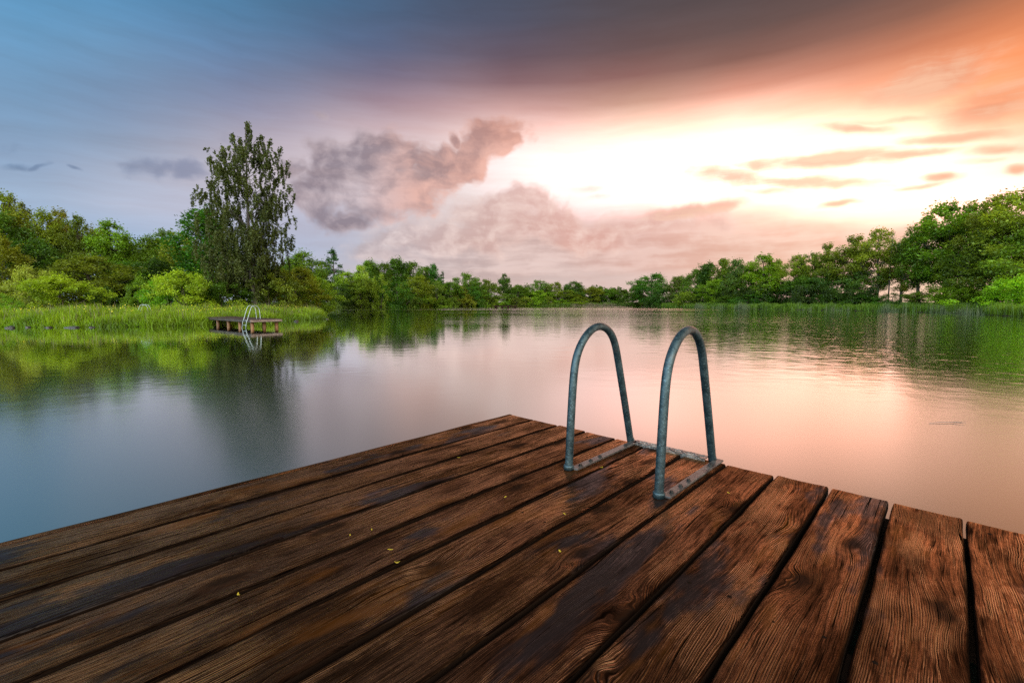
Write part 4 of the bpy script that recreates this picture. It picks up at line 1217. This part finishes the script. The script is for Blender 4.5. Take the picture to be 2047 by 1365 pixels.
# far shore, from the pine to the bay
Cx = [
    ('pine_tree', 'pine', 668, 497, 50, 134, 'bluish', 'tall dark pine standing above the far trees beside the point', 'pine', GC),
    ('far_tree', 'broad', 640, 535, 46, 128, 'deep', 'dark tree filling the gap between the point and pine', 'tree', GC),
    ('far_tree', 'broad', 704, 543, 60, 128, 'fresh', 'bright green rounded tree just past the tall pine', 'tree', GC),
    ('far_tree', 'broad', 690, 566, 48, 124, 'deep', 'low dark bushy tree standing on the water under the pine', 'tree', GC),
    ('far_tree', 'upright', 722, 530, 42, 132, 'pale', 'pale feathery tree between the pine and the poplar row', 'tree', GC),
    ('far_tree', 'broad', 722, 556, 54, 126, 'olive', 'olive tree below the pale feathery one', 'tree', GC),
    ('far_tree', 'upright', 742, 519, 40, 140, 'mid', 'first poplar-like top of the row past the pine', 'tree', GC),
    ('far_tree', 'willow', 760, 545, 40, 129, 'golden', 'drooping golden willow at the water', 'tree', GC),
    ('far_tree', 'upright', 772, 525, 40, 142, 'mid', 'poplar-like tree straight behind the golden willow', 'tree', GC),
    ('far_tree', 'upright', 796, 515, 44, 144, 'deep', 'highest dark-topped tree of the poplar row', 'tree', GC),
    ('far_tree', 'willow', 797, 560, 62, 131, 'deep', 'dark arching willow hanging over the water, below the highest poplar', 'tree', GC),
    ('far_tree', 'upright', 826, 523, 44, 146, 'mid', 'open-topped poplar next after the highest dark one', 'tree', GC),
    ('far_tree', 'broad', 836, 550, 62, 138, 'olive', 'rounded olive tree below the open-topped poplar', 'tree', GC),
    ('far_tree', 'upright', 853, 532, 30, 150, 'mid', 'slim tree, lower of the twin tops before the little spruce', 'tree', GC),
    ('far_tree', 'upright', 866, 527, 30, 152, 'deep', 'slim tree, taller of the twin tops before the little spruce', 'tree', GC),
    ('far_tree', 'willow', 872, 560, 52, 144, 'mid', 'weeping tree below the twin slim tops', 'tree', GC),
    ('spruce_tree', 'spruce', 885, 542, 26, 156, 'bluish', 'small dark blue-green spruce poking above the far treeline', 'spruce', GC),
    ('far_tree', 'broad', 898, 563, 46, 150, 'mid', 'low rounded tree beside the small spruce', 'tree', GC),
    ('far_tree', 'broad', 936, 545, 58, 160, 'mid', 'broad domed tree between the spruce and the raft', 'tree', GC),
    ('far_tree', 'willow', 920, 572, 44, 154, 'olive', 'weeping olive tree under the broad domed tree', 'tree', GC),
    ('far_tree', 'willow', 948, 570, 44, 157, 'deep', 'second weeping tree under the broad domed tree', 'tree', GC),
    ('far_tree', 'broad', 975, 558, 50, 165, 'mid', 'leafy tree behind the raft, on its shoreward side', 'tree', GC),
    ('far_tree', 'airy', 1008, 547, 30, 172, 'deep', 'thin open tree standing tall right above the raft', 'tree', GC),
    ('far_tree', 'broad', 1036, 569, 52, 176, 'mid', 'low tree past the raft, below a dip in the treeline', 'tree', GC),
    ('far_tree', 'broad', 1080, 559, 42, 184, 'mid', 'domed tree with fine twiggy top, first past the raft', 'tree', GC),
    ('far_tree', 'broad', 1110, 563, 36, 186, 'olive', 'small peaked tree between two domed trees of the bay', 'tree', GC),
    ('far_tree', 'broad', 1151, 562, 44, 188, 'deep', 'darker domed tree standing highest at the head of the bay', 'tree', GC),
    ('far_tree', 'broad', 1075, 580, 60, 181, 'fresh', 'fresh green tree in front of the twiggy domed tree', 'tree', GC),
    ('far_tree', 'broad', 1128, 580, 60, 183, 'mid', 'wide tree in front of the bay between its domed trees', 'tree', GC),
    ('far_tree', 'broad', 1182, 573, 50, 186, 'olive', 'olive tree above the reedy bay head', 'tree', GC),
    ('far_tree', 'broad', 1212, 577, 52, 190, 'mid', 'low tree behind the pale reed patch', 'tree', GC),
    ('far_tree', 'broad', 1240, 579, 46, 190, 'deep', 'lowest tree of the far treeline, where right bank begins', 'tree', GC),
    # right bank
    ('far_tree', 'broad', 1266, 584, 50, 158, 'deep', 'rounded dark bush-like tree starting the right bank at the bay', 'tree', GR),
    ('far_tree', 'airy', 1278, 562, 36, 166, 'grey', 'half-bare greyish tree at the end of the right bank', 'tree', GR),
    ('bank_tree', 'broad', 1303, 546, 64, 152, 'deep', 'dark domed tree standing above the bay corner of the right bank', 'tree', GR),
    ('bank_tree', 'willow', 1328, 566, 44, 140, 'deep', 'dark weeping tree after the domed corner tree', 'tree', GR),
    ('bank_tree', 'upright', 1357, 551, 40, 136, 'grey', 'twin-topped greyish tree behind the rounded waterside bush', 'tree', GR),
    ('round_bush', 'shrub', 1372, 581, 48, 118, 'fresh', 'rounded green bush at the water, below the twin-topped tree', 'shrub', GS),
    ('bank_tree', 'broad', 1392, 537, 52, 124, 'mid', 'leafy tree at the foot of the rising right skyline', 'tree', GR),
    ('bank_tree', 'upright', 1412, 524, 46, 120, 'deep', 'dark tufted tree, first on the rising right skyline', 'tree', GR),
    ('bank_tree', 'upright', 1446, 517, 50, 114, 'mid', 'poplar-like tree before the white-stemmed one', 'tree', GR),
    ('bank_tree', 'upright', 1472, 517, 46, 110, 'grey', 'tree with thin pale stem and tufted grey-green top', 'tree', GR),
    ('bank_tree', 'broad', 1430, 558, 60, 112, 'fresh', 'lighter leafy tree standing low before the dark tufted tree', 'tree', GR),
    ('bank_tree', 'upright', 1498, 532, 44, 104, 'mid', 'lower tree between the pale-stemmed tree and tall cone', 'tree', GR),
    ('bank_tree', 'upright', 1526, 508, 68, 100, 'fresh', 'tall cone-shaped bright green tree before the skyline notch', 'tree', GR),
    ('bank_tree', 'airy', 1553, 518, 30, 103, 'golden', 'thin see-through tree on the slope into the skyline notch', 'tree', GR),
    ('bank_tree', 'broad', 1560, 560, 60, 97, 'deep', 'dark low tree over the skyline notch', 'tree', GR),
    ('bank_tree', 'airy', 1594, 509, 54, 92, 'olive', 'open backlit tree just past the skyline notch', 'tree', GR),
    ('bank_tree', 'airy', 1622, 505, 46, 93, 'mid', 'bushy-topped tree second past the skyline notch', 'tree', GR),
    ('bank_tree', 'airy', 1650, 486, 56, 88, 'olive', 'feathery tree, third past the skyline notch', 'tree', GR),
    ('bank_tree', 'broad', 1605, 552, 70, 90, 'mid', 'leafy tree overhanging the sunny lawn patch', 'tree', GR),
    ('bank_tree', 'broad', 1660, 545, 84, 86, 'grey', 'wide grey-green willow-like tree at the water past the lawn', 'tree', GR),
    ('bank_tree', 'airy', 1704, 470, 72, 83, 'olive', 'see-through backlit tree with several thin stems', 'tree', GR),
    ('bank_tree', 'airy', 1752, 457, 72, 79, 'golden', 'tall see-through tree beside the dead stick', 'tree', GR),
    ('bank_tree', 'broad', 1716, 540, 84, 81, 'grey', 'grey-green willow below the see-through trees', 'tree', GR),
    ('bank_tree', 'airy', 1800, 482, 60, 76, 'olive', 'lower backlit tree at the notch before the tallest group', 'tree', GR),
    ('bank_tree', 'airy', 1834, 442, 84, 71, 'mid', 'first tree of the tallest right group, sky between its trunks', 'tree', GR),
    ('bank_tree', 'airy', 1886, 404, 112, 68, 'mid', 'big domed backlit tree leading the tallest right group', 'tree', GR),
    ('bank_tree', 'airy', 1940, 401, 96, 66, 'golden', 'flat-topped backlit tree in the middle of the tallest group', 'tree', GR),
    ('bank_tree', 'airy', 1988, 388, 96, 61, 'olive', 'tall backlit tree with pale leaning trunk', 'tree', GR),
    ('bank_tree', 'airy', 2036, 378, 110, 58, 'golden', 'highest backlit tree of the right bank, cut by the picture edge', 'tree', GR),
    ('bank_tree', 'broad', 1962, 466, 104, 60, 'mid', 'darker leafy tree in front of the flat-topped backlit tree', 'tree', GR),
    ('bank_tree', 'broad', 2085, 420, 130, 54, 'fresh', 'bright leafy tree mostly outside the picture on the right bank', 'tree', GR),
    ('bank_tree', 'broad', 1905, 492, 84, 65, 'fresh', 'fresh green tree below the big domed backlit tree', 'tree', GR),
    # right bank shrubs
    ('round_bush', 'shrub', 1916, 569, 78, 61, 'fresh', 'fresh green bush on the bank before the dark hollow', 'shrub', GS),
    ('round_bush', 'shrub', 1842, 581, 60, 67, 'mid', 'small round bush under the first trunks of the tallest group', 'shrub', GS),
    ('round_bush', 'shrub', 1785, 585, 70, 73, 'deep', 'dark bush under the notch before the tallest group', 'shrub', GS),
    ('round_bush', 'shrub', 1730, 588, 70, 77, 'deep', 'dark waterside bush under the grey-green willow', 'shrub', GS),
    ('round_bush', 'shrub', 1670, 583, 70, 83, 'deep', 'dark bush close to the water past the lawn', 'shrub', GS),
    ('round_bush', 'shrub', 1510, 586, 64, 98, 'deep', 'dark bush behind the reeds under the cone-shaped tree', 'shrub', GS),
    ('round_bush', 'shrub', 1455, 590, 50, 106, 'mid', 'low bush behind the first stretch of right-bank reeds', 'shrub', GS),
    ('big_bush', 'shrub', 2030, 548, 130, 50, 'bright', 'big bright bush leaning over the water at the right picture edge', 'shrub', GS),
    ('round_bush', 'shrub', 1965, 588, 60, 58, 'dark', 'dark hollow bush between fresh bush and big bright bush', 'shrub', GS),
]
for row in T_ + Cx:
    tree(*row)
# rounded willow bushes along the far water
for i, (px, yt, w) in enumerate([(958, 592, 30), (982, 594, 28), (1004, 591, 34), (1030, 593, 26), (1048, 592, 26), (1066, 595, 24), (1084, 597, 24), (1098, 592, 28), (1120, 596, 34), (820, 588, 40), (850, 590, 40), (880, 592, 36), (905, 593, 34), (932, 592, 32), (1150, 595, 40)]):
    d = np.interp(px, [820, 900, 1000, 1100, 1160], [133, 146, 166, 177, 178])
    lb = ['bush right behind the raft', 'bush beside the raft, on its shoreward side', 'rounded waterside bush under the thin open tree', 'first waterside bush past the raft', 'second waterside bush past the raft', 'third waterside bush past the raft', 'fourth waterside bush past the raft',
          'paler rounded bush under the peaked tree of the bay', 'dark bush at the mouth of the bay', 'waterside bush below the rounded olive tree', 'waterside bush below the twin slim tops', 'waterside bush below the small spruce', 'waterside bush next to the weeping olive tree', 'waterside bush under the broad domed tree', 'dark bush beside the pale bay reeds'][i]
    tree('waterside_bush', 'shrub', px, yt, w, float(d), ['mid', 'olive', 'fresh'][i % 3], lb if len(lb.split()) >= 4 else 'rounded ' + lb, 'shrub', 'rounded bushes along the far water')

# dead stick above the right bank trees
p = at(1775, 600, 77)
b = MB()
r = np.random.default_rng(3)
ht = at(1775, 461, 77)[2]
b.tube([(0, 0, -.5), (.05, 0, 4), (0, 0, 8), (.05, 0, ht)], [.11, .09, .06, .02], 8)
b.tube([(0.02, 0, ht - 2.2), (.5, 0, ht - .3)], [.04, .015], 6)
b.tube([(0.02, 0, ht - 3.2), (-.6, 0, ht - 1.6)], [.04, .012], 6)
o = b.build('dead_tree', M_BARK, None, True); o.location = (p[0], 77, float(ground_z(p[0], 77)[0]))
tag(o, 'bare dead tree with forked tip sticking above the right-bank trees', 'tree', GR)

# ---- the birch
BY = 38.0
bx = at(508, 610, BY)[0]
bz = float(ground_z(bx, BY)[0])
r = np.random.default_rng(42)
ys = [240, 262, 285, 305, 330, 360, 400, 450, 490, 530, 565, 590]
xl = [486, 452, 444, 412, 410, 403, 396, 394, 392, 404, 424, 450]
xr = [496, 506, 532, 566, 572, 578, 585, 588, 580, 570, 556, 540]
tips = [(490, 240), (457, 263), (438, 287), (412, 308), (530, 273), (563, 298), (570, 318), (404, 352), (398, 392), (582, 372), (587, 432), (393, 440), (470, 270), (512, 262), (396, 478), (582, 470)]
birch = empty('birch_tree', (bx, BY, bz))
tag(birch, 'tall slender birch with drooping dark leaf strands behind the dock', 'birch', GL)


def bpt(px, py, dy=0.0):
    p = at(px, py, BY)
    return np.array([p[0] - bx, dy, p[2] - bz])


mb = MB()
trunk = np.array([bpt(514, 622), bpt(508, 590), bpt(503, 560), bpt(500, 520), bpt(497, 470), bpt(495, 420), bpt(493, 360), bpt(492, 300), bpt(490, 244)])
trunk[0, 2] = -.4
mb.tube(trunk, [.24, .17, .15, .14, .12, .10, .07, .045, .012], 10, False)
LV_, nleaf = [], 0


def trunk_at(z):
    return np.array([np.interp(z, trunk[:, 2], trunk[:, i]) for i in range(3)])


def strand(p, L, n):
    s = r.uniform(0, 1, n)
    c = p + np.stack([r.normal(0, .042, n) + .07 * np.sin(s * 3 + p[0] * 5), r.normal(0, .042, n), -s * L], 1)
    return c


starts = []
for (px, py) in tips:
    e_ = bpt(px, py + 6, r.uniform(-.9, .9))
    b0 = trunk_at(max(2.5, e_[2] - r.uniform(1.6, 3.2)))
    limb(mb, b0, e_, .03, .006, r, -.10, 7)
    for s in np.linspace(.45, 1.0, 7):
        starts.append((b0 + (e_ - b0) * s + [0, 0, .15], r.uniform(.6, 1.35)))
    LV_.append(e_ + ball(r, 60, .6) * [.24, .24, .38])
for k in range(125):
    py = 285 + 290 * r.uniform() ** .85
    f = r.uniform(0, 1)
    a, c = np.interp(py, ys, xl), np.interp(py, ys, xr)
    m_, h_ = (a + c) / 2, (c - a) / 2
    ang = r.uniform(0, 6.28)
    rr = math.sqrt(r.uniform(.08, 1.0))
    px = m_ + h_ * rr * math.cos(ang) * .98
    dy = h_ / F * BY * rr * math.sin(ang)
    e_ = bpt(px, py, dy)
    b0 = trunk_at(max(2.2, e_[2] - np.hypot(e_[0], e_[1]) * r.uniform(.5, .9) - .3))
    limb(mb, b0, e_, .017, .004, r, -.12, 6)
    for s in np.linspace(.45, 1.0, 6):
        q = b0 + (e_ - b0) * s + r.normal(0, .12, 3)
        starts.append((q, r.uniform(.42, 1.15) * np.interp(py, [285, 350, 600], [.6, 1.0, 1.1])))
for q, L in starts:
    for _ in range(1 + int(r.uniform() < .72)):
        o_ = q + r.normal(0, .14, 3)
        LV_.append(strand(o_, L * r.uniform(.6, 1.2), int(52 * L) + 8))
# hanging curtains of twigs filling the body of the crown
for k in range(105):
    py = 300 + 285 * r.uniform() ** .9
    a, c = np.interp(py, ys, xl), np.interp(py, ys, xr)
    ang, rr = r.uniform(0, 6.28), math.sqrt(r.uniform(.0, .86))
    h_ = (c - a) / 2
    q = bpt((a + c) / 2 + h_ * rr * math.cos(ang), py, h_ / F * BY * rr * math.sin(ang))
    for _ in range(r.integers(3, 6)):
        L = r.uniform(.35, .95)
        LV_.append(strand(q + r.normal(0, .15, 3), L, int(34 * L) + 5))
lc = np.concatenate(LV_)
v, f = quads(lc, .076, r, .0)
# crown mesh, leaves hang
bc = mesh_obj('crown', v, f, M_BIRCH, birch)
bc.color = (.052, .066, .013, 1)
mb.build('trunk', M_BIRCHBARK, birch, True)

# ------------------------------------------------------------------ far woodland closing the view behind the single trees
def woodland(name, path, h0, h1, depth, n, leaf, colr, label, seed):
    r = np.random.default_rng(seed)
    path = np.array(path, float)
    d = np.concatenate([[0], np.cumsum(np.linalg.norm(np.diff(path, axis=0), axis=1))])
    vs, fs_, off = [], [], 0
    for i in range(n):
        s = r.uniform(0, d[-1])
        x = np.interp(s, d, path[:, 0]) + r.uniform(-1, 1) * depth * .3
        y = np.interp(s, d, path[:, 1]) + r.uniform(-1, 1) * depth * .5
        hh = r.uniform(h0, h1)
        g = float(ground_z(x, y)[0])
        for k in range(9):
            c = np.array([x + r.normal(0, hh * .13), y + r.normal(0, hh * .13), g + hh * r.uniform(.1, .92)])
            sz = hh * r.uniform(.10, .2)
            p = c + ball(r, 60, .45) * [sz, sz, sz]
            p[:, 2] = np.maximum(p[:, 2], g + .1)
            v, f = quads(p, leaf, r, .4)
            vs.append(v); fs_.append(f + off); off += len(v)
    o = mesh_obj(name, np.concatenate(vs), np.concatenate(fs_), M_LEAF)
    o.color = colr + (1,)
    o['label'] = label
    o['kind'] = 'stuff'
    o['category'] = 'woodland'
    return o


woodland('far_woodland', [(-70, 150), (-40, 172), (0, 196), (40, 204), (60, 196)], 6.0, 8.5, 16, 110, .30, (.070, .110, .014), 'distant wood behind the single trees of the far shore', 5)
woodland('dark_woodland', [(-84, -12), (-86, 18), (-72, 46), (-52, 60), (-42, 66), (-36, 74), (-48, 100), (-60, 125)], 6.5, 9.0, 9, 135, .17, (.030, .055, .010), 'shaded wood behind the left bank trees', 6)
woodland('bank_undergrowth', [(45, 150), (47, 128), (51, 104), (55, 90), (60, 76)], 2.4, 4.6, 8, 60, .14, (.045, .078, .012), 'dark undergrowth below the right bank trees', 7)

# ------------------------------------------------------------------ grass, flowers, reeds
def blades(xy, h, w, r, lean=.28, segs=2):
    n = len(xy)
    z = ground_z(xy[:, 0], xy[:, 1]) - .03
    a = r.uniform(0, 6.28, n)
    hh = h * r.uniform(.55, 1.25, n)
    ln = hh * r.uniform(0, lean, n)
    ld = r.uniform(0, 6.28, n)
    wx, wy = np.cos(a) * w / 2, np.sin(a) * w / 2
    V = np.zeros((n, 5, 3))
    V[:, 0] = np.stack([xy[:, 0] - wx, xy[:, 1] - wy, z], 1)
    V[:, 1] = np.stack([xy[:, 0] + wx, xy[:, 1] + wy, z], 1)
    mx, my = xy[:, 0] + ln * .35 * np.cos(ld), xy[:, 1] + ln * .35 * np.sin(ld)
    V[:, 2] = np.stack([mx + wx * .8, my + wy * .8, z + hh * .6], 1)
    V[:, 3] = np.stack([mx - wx * .8, my - wy * .8, z + hh * .6], 1)
    V[:, 4] = np.stack([xy[:, 0] + ln * np.cos(ld), xy[:, 1] + ln * np.sin(ld), z + hh], 1)
    base = np.arange(n)[:, None] * 5
    q = base + np.array([[0, 1, 2, 3]])
    t = base + np.array([[3, 2, 4, 4]])
    return V.reshape(-1, 3), q, t


def grass_obj(name, xy, h, w, mat, colr, seed, lean=.3):
    r = np.random.default_rng(seed)
    V, q, t = blades(xy, h, w, r, lean)
    me = bpy.data.meshes.new(name)
    n = len(q)
    loops = np.concatenate([np.concatenate([q, t[:, :3]], 1)]).ravel()
    me.vertices.add(len(V)); me.vertices.foreach_set('co', V.astype(np.float32).ravel())
    me.loops.add(len(loops)); me.loops.foreach_set('vertex_index', loops.astype(np.int32))
    st = (np.arange(n)[:, None] * 7 + np.array([[0, 4]])).ravel()
    me.polygons.add(2 * n); me.polygons.foreach_set('loop_start', st.astype(np.int32))
    me.update(calc_edges=True)
    me.materials.append(mat)
    o = link(bpy.data.objects.new(name, me))
    o.color = tuple(colr) + (1,)
    return o


def shore_pts(i0, i1, n, dmin, dmax, seed, power=1.0):
    """random points on land within a strip along shoreline vertices i0..i1"""
    r = np.random.default_rng(seed)
    seg = LAKE[i0:i1 + 1]
    d = np.concatenate([[0], np.cumsum(np.linalg.norm(np.diff(seg, axis=0), axis=1))])
    out = []
    while len(out) < n:
        m = n
        s = r.uniform(0, d[-1], m)
        k = np.clip(np.searchsorted(d, s) - 1, 0, len(seg) - 2)
        t = (s - d[k]) / (d[k + 1] - d[k])
        p = seg[k] + (seg[k + 1] - seg[k]) * t[:, None]
        p = p + r.uniform(-1, 1, (m, 2)) * (dmax + 1)
        dd = lake_dist(p)
        keep = (dd > dmin) & (dd < dmin + (dmax - dmin) * r.uniform(0, 1, m) ** power)
        out += list(p[keep])
    return np.array(out[:n])


def h_scale(xy, h, k):
    return h * (1 + .28 * wob(xy[:, 0], xy[:, 1], .8, k))


xy = shore_pts(1, 14, 58000, .05, 7.0, 11, .8)
g1 = grass_obj('tall_grass', xy, h_scale(xy, .56, 1), .030, M_BLADE, (0.173, 0.266, 0.010), 12)
tag(g1, 'tall bright green grass along the near left bank', 'grass', kind='stuff')
xy = shore_pts(2, 14, 9000, -.15, .9, 13)
g2 = grass_obj('bank_plants', xy, h_scale(xy, .34, 2), .075, M_BLADE, (0.124, 0.210, 0.011), 14, .8)
tag(g2, 'broad leafy plants hanging over the left bank waterline', 'plants', kind='stuff')
xy = shore_pts(2, 14, 16000, 5.5, 18, 15)
g3 = grass_obj('meadow_grass', xy, .20, .06, M_BLADE, (0.157, 0.231, 0.010), 16)
tag(g3, 'short meadow grass under the left bank trees', 'grass', kind='stuff')
xy = shore_pts(2, 14, 2600, .3, 7.5, 19)
g8 = grass_obj('seed_stalks', xy, h_scale(xy, .74, 4), .022, M_STRAW, (.1, .1, .05), 20, .35)
tag(g8, 'thin straw-coloured seed stalks among the tall bank grass', 'grass', kind='stuff')
# buttercups
r = np.random.default_rng(21)
xy = shore_pts(2, 13, 1500, 1.2, 8, 22)
z = ground_z(xy[:, 0], xy[:, 1]) + r.uniform(.38, .66, len(xy))
v, f = quads(np.stack([xy[:, 0], xy[:, 1], z], 1), .032, r, 1.0)
o = mesh_obj('buttercups', v, f, M_FLOWER)
tag(o, 'yellow buttercups dotted over the tall bank grass', 'flowers', kind='stuff')
# right bank: grass fringe and reeds
xy = shore_pts(27, 37, 30000, .0, 5.0, 31)
g4 = grass_obj('bank_grass', xy, h_scale(xy, .75, 3), .06, M_BLADE, (0.099, 0.175, 0.010), 32)
tag(g4, 'green grass fringe along the right bank', 'grass', kind='stuff')
xy = shore_pts(28, 36, 24000, -1.0, .8, 33)
m_ = wob(xy[:, 0], xy[:, 1], .33, 4) + wob(xy[:, 0], xy[:, 1], 1.7, 1) * .3 + np.random.default_rng(8).normal(0, .45, len(xy)) > 1.0
xy = xy[m_]
g5 = grass_obj('reeds', xy, h_scale(xy, 1.15, 5), .035, M_REED, (.1, .12, .06), 34, .15)
tag(g5, 'grey-green reeds standing in the water along the right bank', 'reeds', kind='stuff')
xy = shore_pts(16, 27, 26000, -.4, 6.0, 35)
g6 = grass_obj('far_bank_grass', xy, h_scale(xy, .8, 6), .10, M_BLADE, (0.083, 0.133, 0.009), 36)
tag(g6, 'green growth along the far waterline', 'grass', kind='stuff')
xy = shore_pts(24, 25, 2600, -.8, 1.2, 37)
g7 = grass_obj('bay_reeds', xy, h_scale(xy, .85, 7), .06, M_STRAW, (.1, .1, .06), 38, .15)
tag(g7, 'pale reed patch at the head of the bay', 'reeds', kind='stuff')

# stones and a board at the left waterline
for i, (px, py, w, lb) in enumerate([(16, 656, .55, 'pair-sized dark stone at the waterline by the picture edge'), (52, 655, .34, 'small dark stone at the waterline below the bright shrub edge'), (92, 655.5, .40, 'dark stone at the waterline under the wide bright shrub'),
                                     (180, 655, .42, 'dark stone at the waterline past the flat slab'), (652, 638, .35, 'dark stone at the very tip of the grassy point'), (590, 643, .5, 'dark stone beside the dock end under hanging grass')]):
    p = on_plane(px, py, WATER)
    r = np.random.default_rng(60 + i)
    nu, nv = 14, 9
    vv, ff = [], []
    ph = r.uniform(0, 6, 6)
    for a in range(nv):
        th = math.pi * a / (nv - 1)
        for q in range(nu):
            f_ = 2 * math.pi * q / nu
            dx, dy, dz = math.sin(th) * math.cos(f_), math.sin(th) * math.sin(f_), math.cos(th)
            k = 1 + .18 * math.sin(3 * dx + ph[0]) + .14 * math.sin(4 * dy + ph[1]) + .12 * math.sin(5 * dz + ph[2]) + .05 * math.sin(9 * (dx + dy) + ph[3])
            vv.append((dx * k * w * .36, dy * k * w * .30, dz * k * w * .22))
    for a in range(nv - 1):
        for q in range(nu):
            ff.append((a * nu + q, (a + 1) * nu + q, (a + 1) * nu + (q + 1) % nu, a * nu + (q + 1) % nu))
    o = mesh_obj('bank_stone', vv, ff, M_STONE, None, True)
    o.location = (p[0], p[1] + .12, WATER - .01)
    o.rotation_euler = (0, 0, r.uniform(0, 6))
    tag(o, lb, 'stone', 'stones along the left waterline')
p = on_plane(140, 655.5, WATER)
b = MB(); b.box((0, 0, .02), .62, .26, .06); b.box((.06, .05, .0655), .4, .16, .031, .2)
o = b.build('flat_stone', M_STONE); o.location = (p[0], p[1] + .1, WATER)
bv = o.modifiers.new('edge', 'BEVEL'); bv.width = .03; bv.segments = 2
tag(o, 'flat stone slab lying at the left waterline among dark stones', 'stone', 'stones along the left waterline')

# ------------------------------------------------------------------ camera and render settings
cam = bpy.data.cameras.new('camera')
cam.sensor_fit = 'HORIZONTAL'
cam.sensor_width = 36
cam.lens = 36 * F / 2047
cam.clip_start = .02
cam.clip_end = 6000
co = link(bpy.data.objects.new('camera', cam))
co.location = (0, 0, EYE)
co.rotation_euler = (math.pi / 2 - PITCH, 0, 0)
sc.camera = co
sc.view_settings.view_transform = 'Standard'
sc.view_settings.look = 'None'
sc.view_settings.exposure = 0
sc.view_settings.gamma = 1
sc.view_settings.use_curve_mapping = False
cy = sc.cycles
cy.max_bounces = 8
cy.diffuse_bounces = 3
cy.glossy_bounces = 4
cy.transmission_bounces = 5
cy.transparent_max_bounces = 8
cy.use_denoising = False      # the fine grain left over reads like film, and leaves and wood stay crisp
cy.use_adaptive_sampling = False
cy.sample_clamp_indirect = 6
cy.caustics_reflective = False
cy.caustics_refractive = False
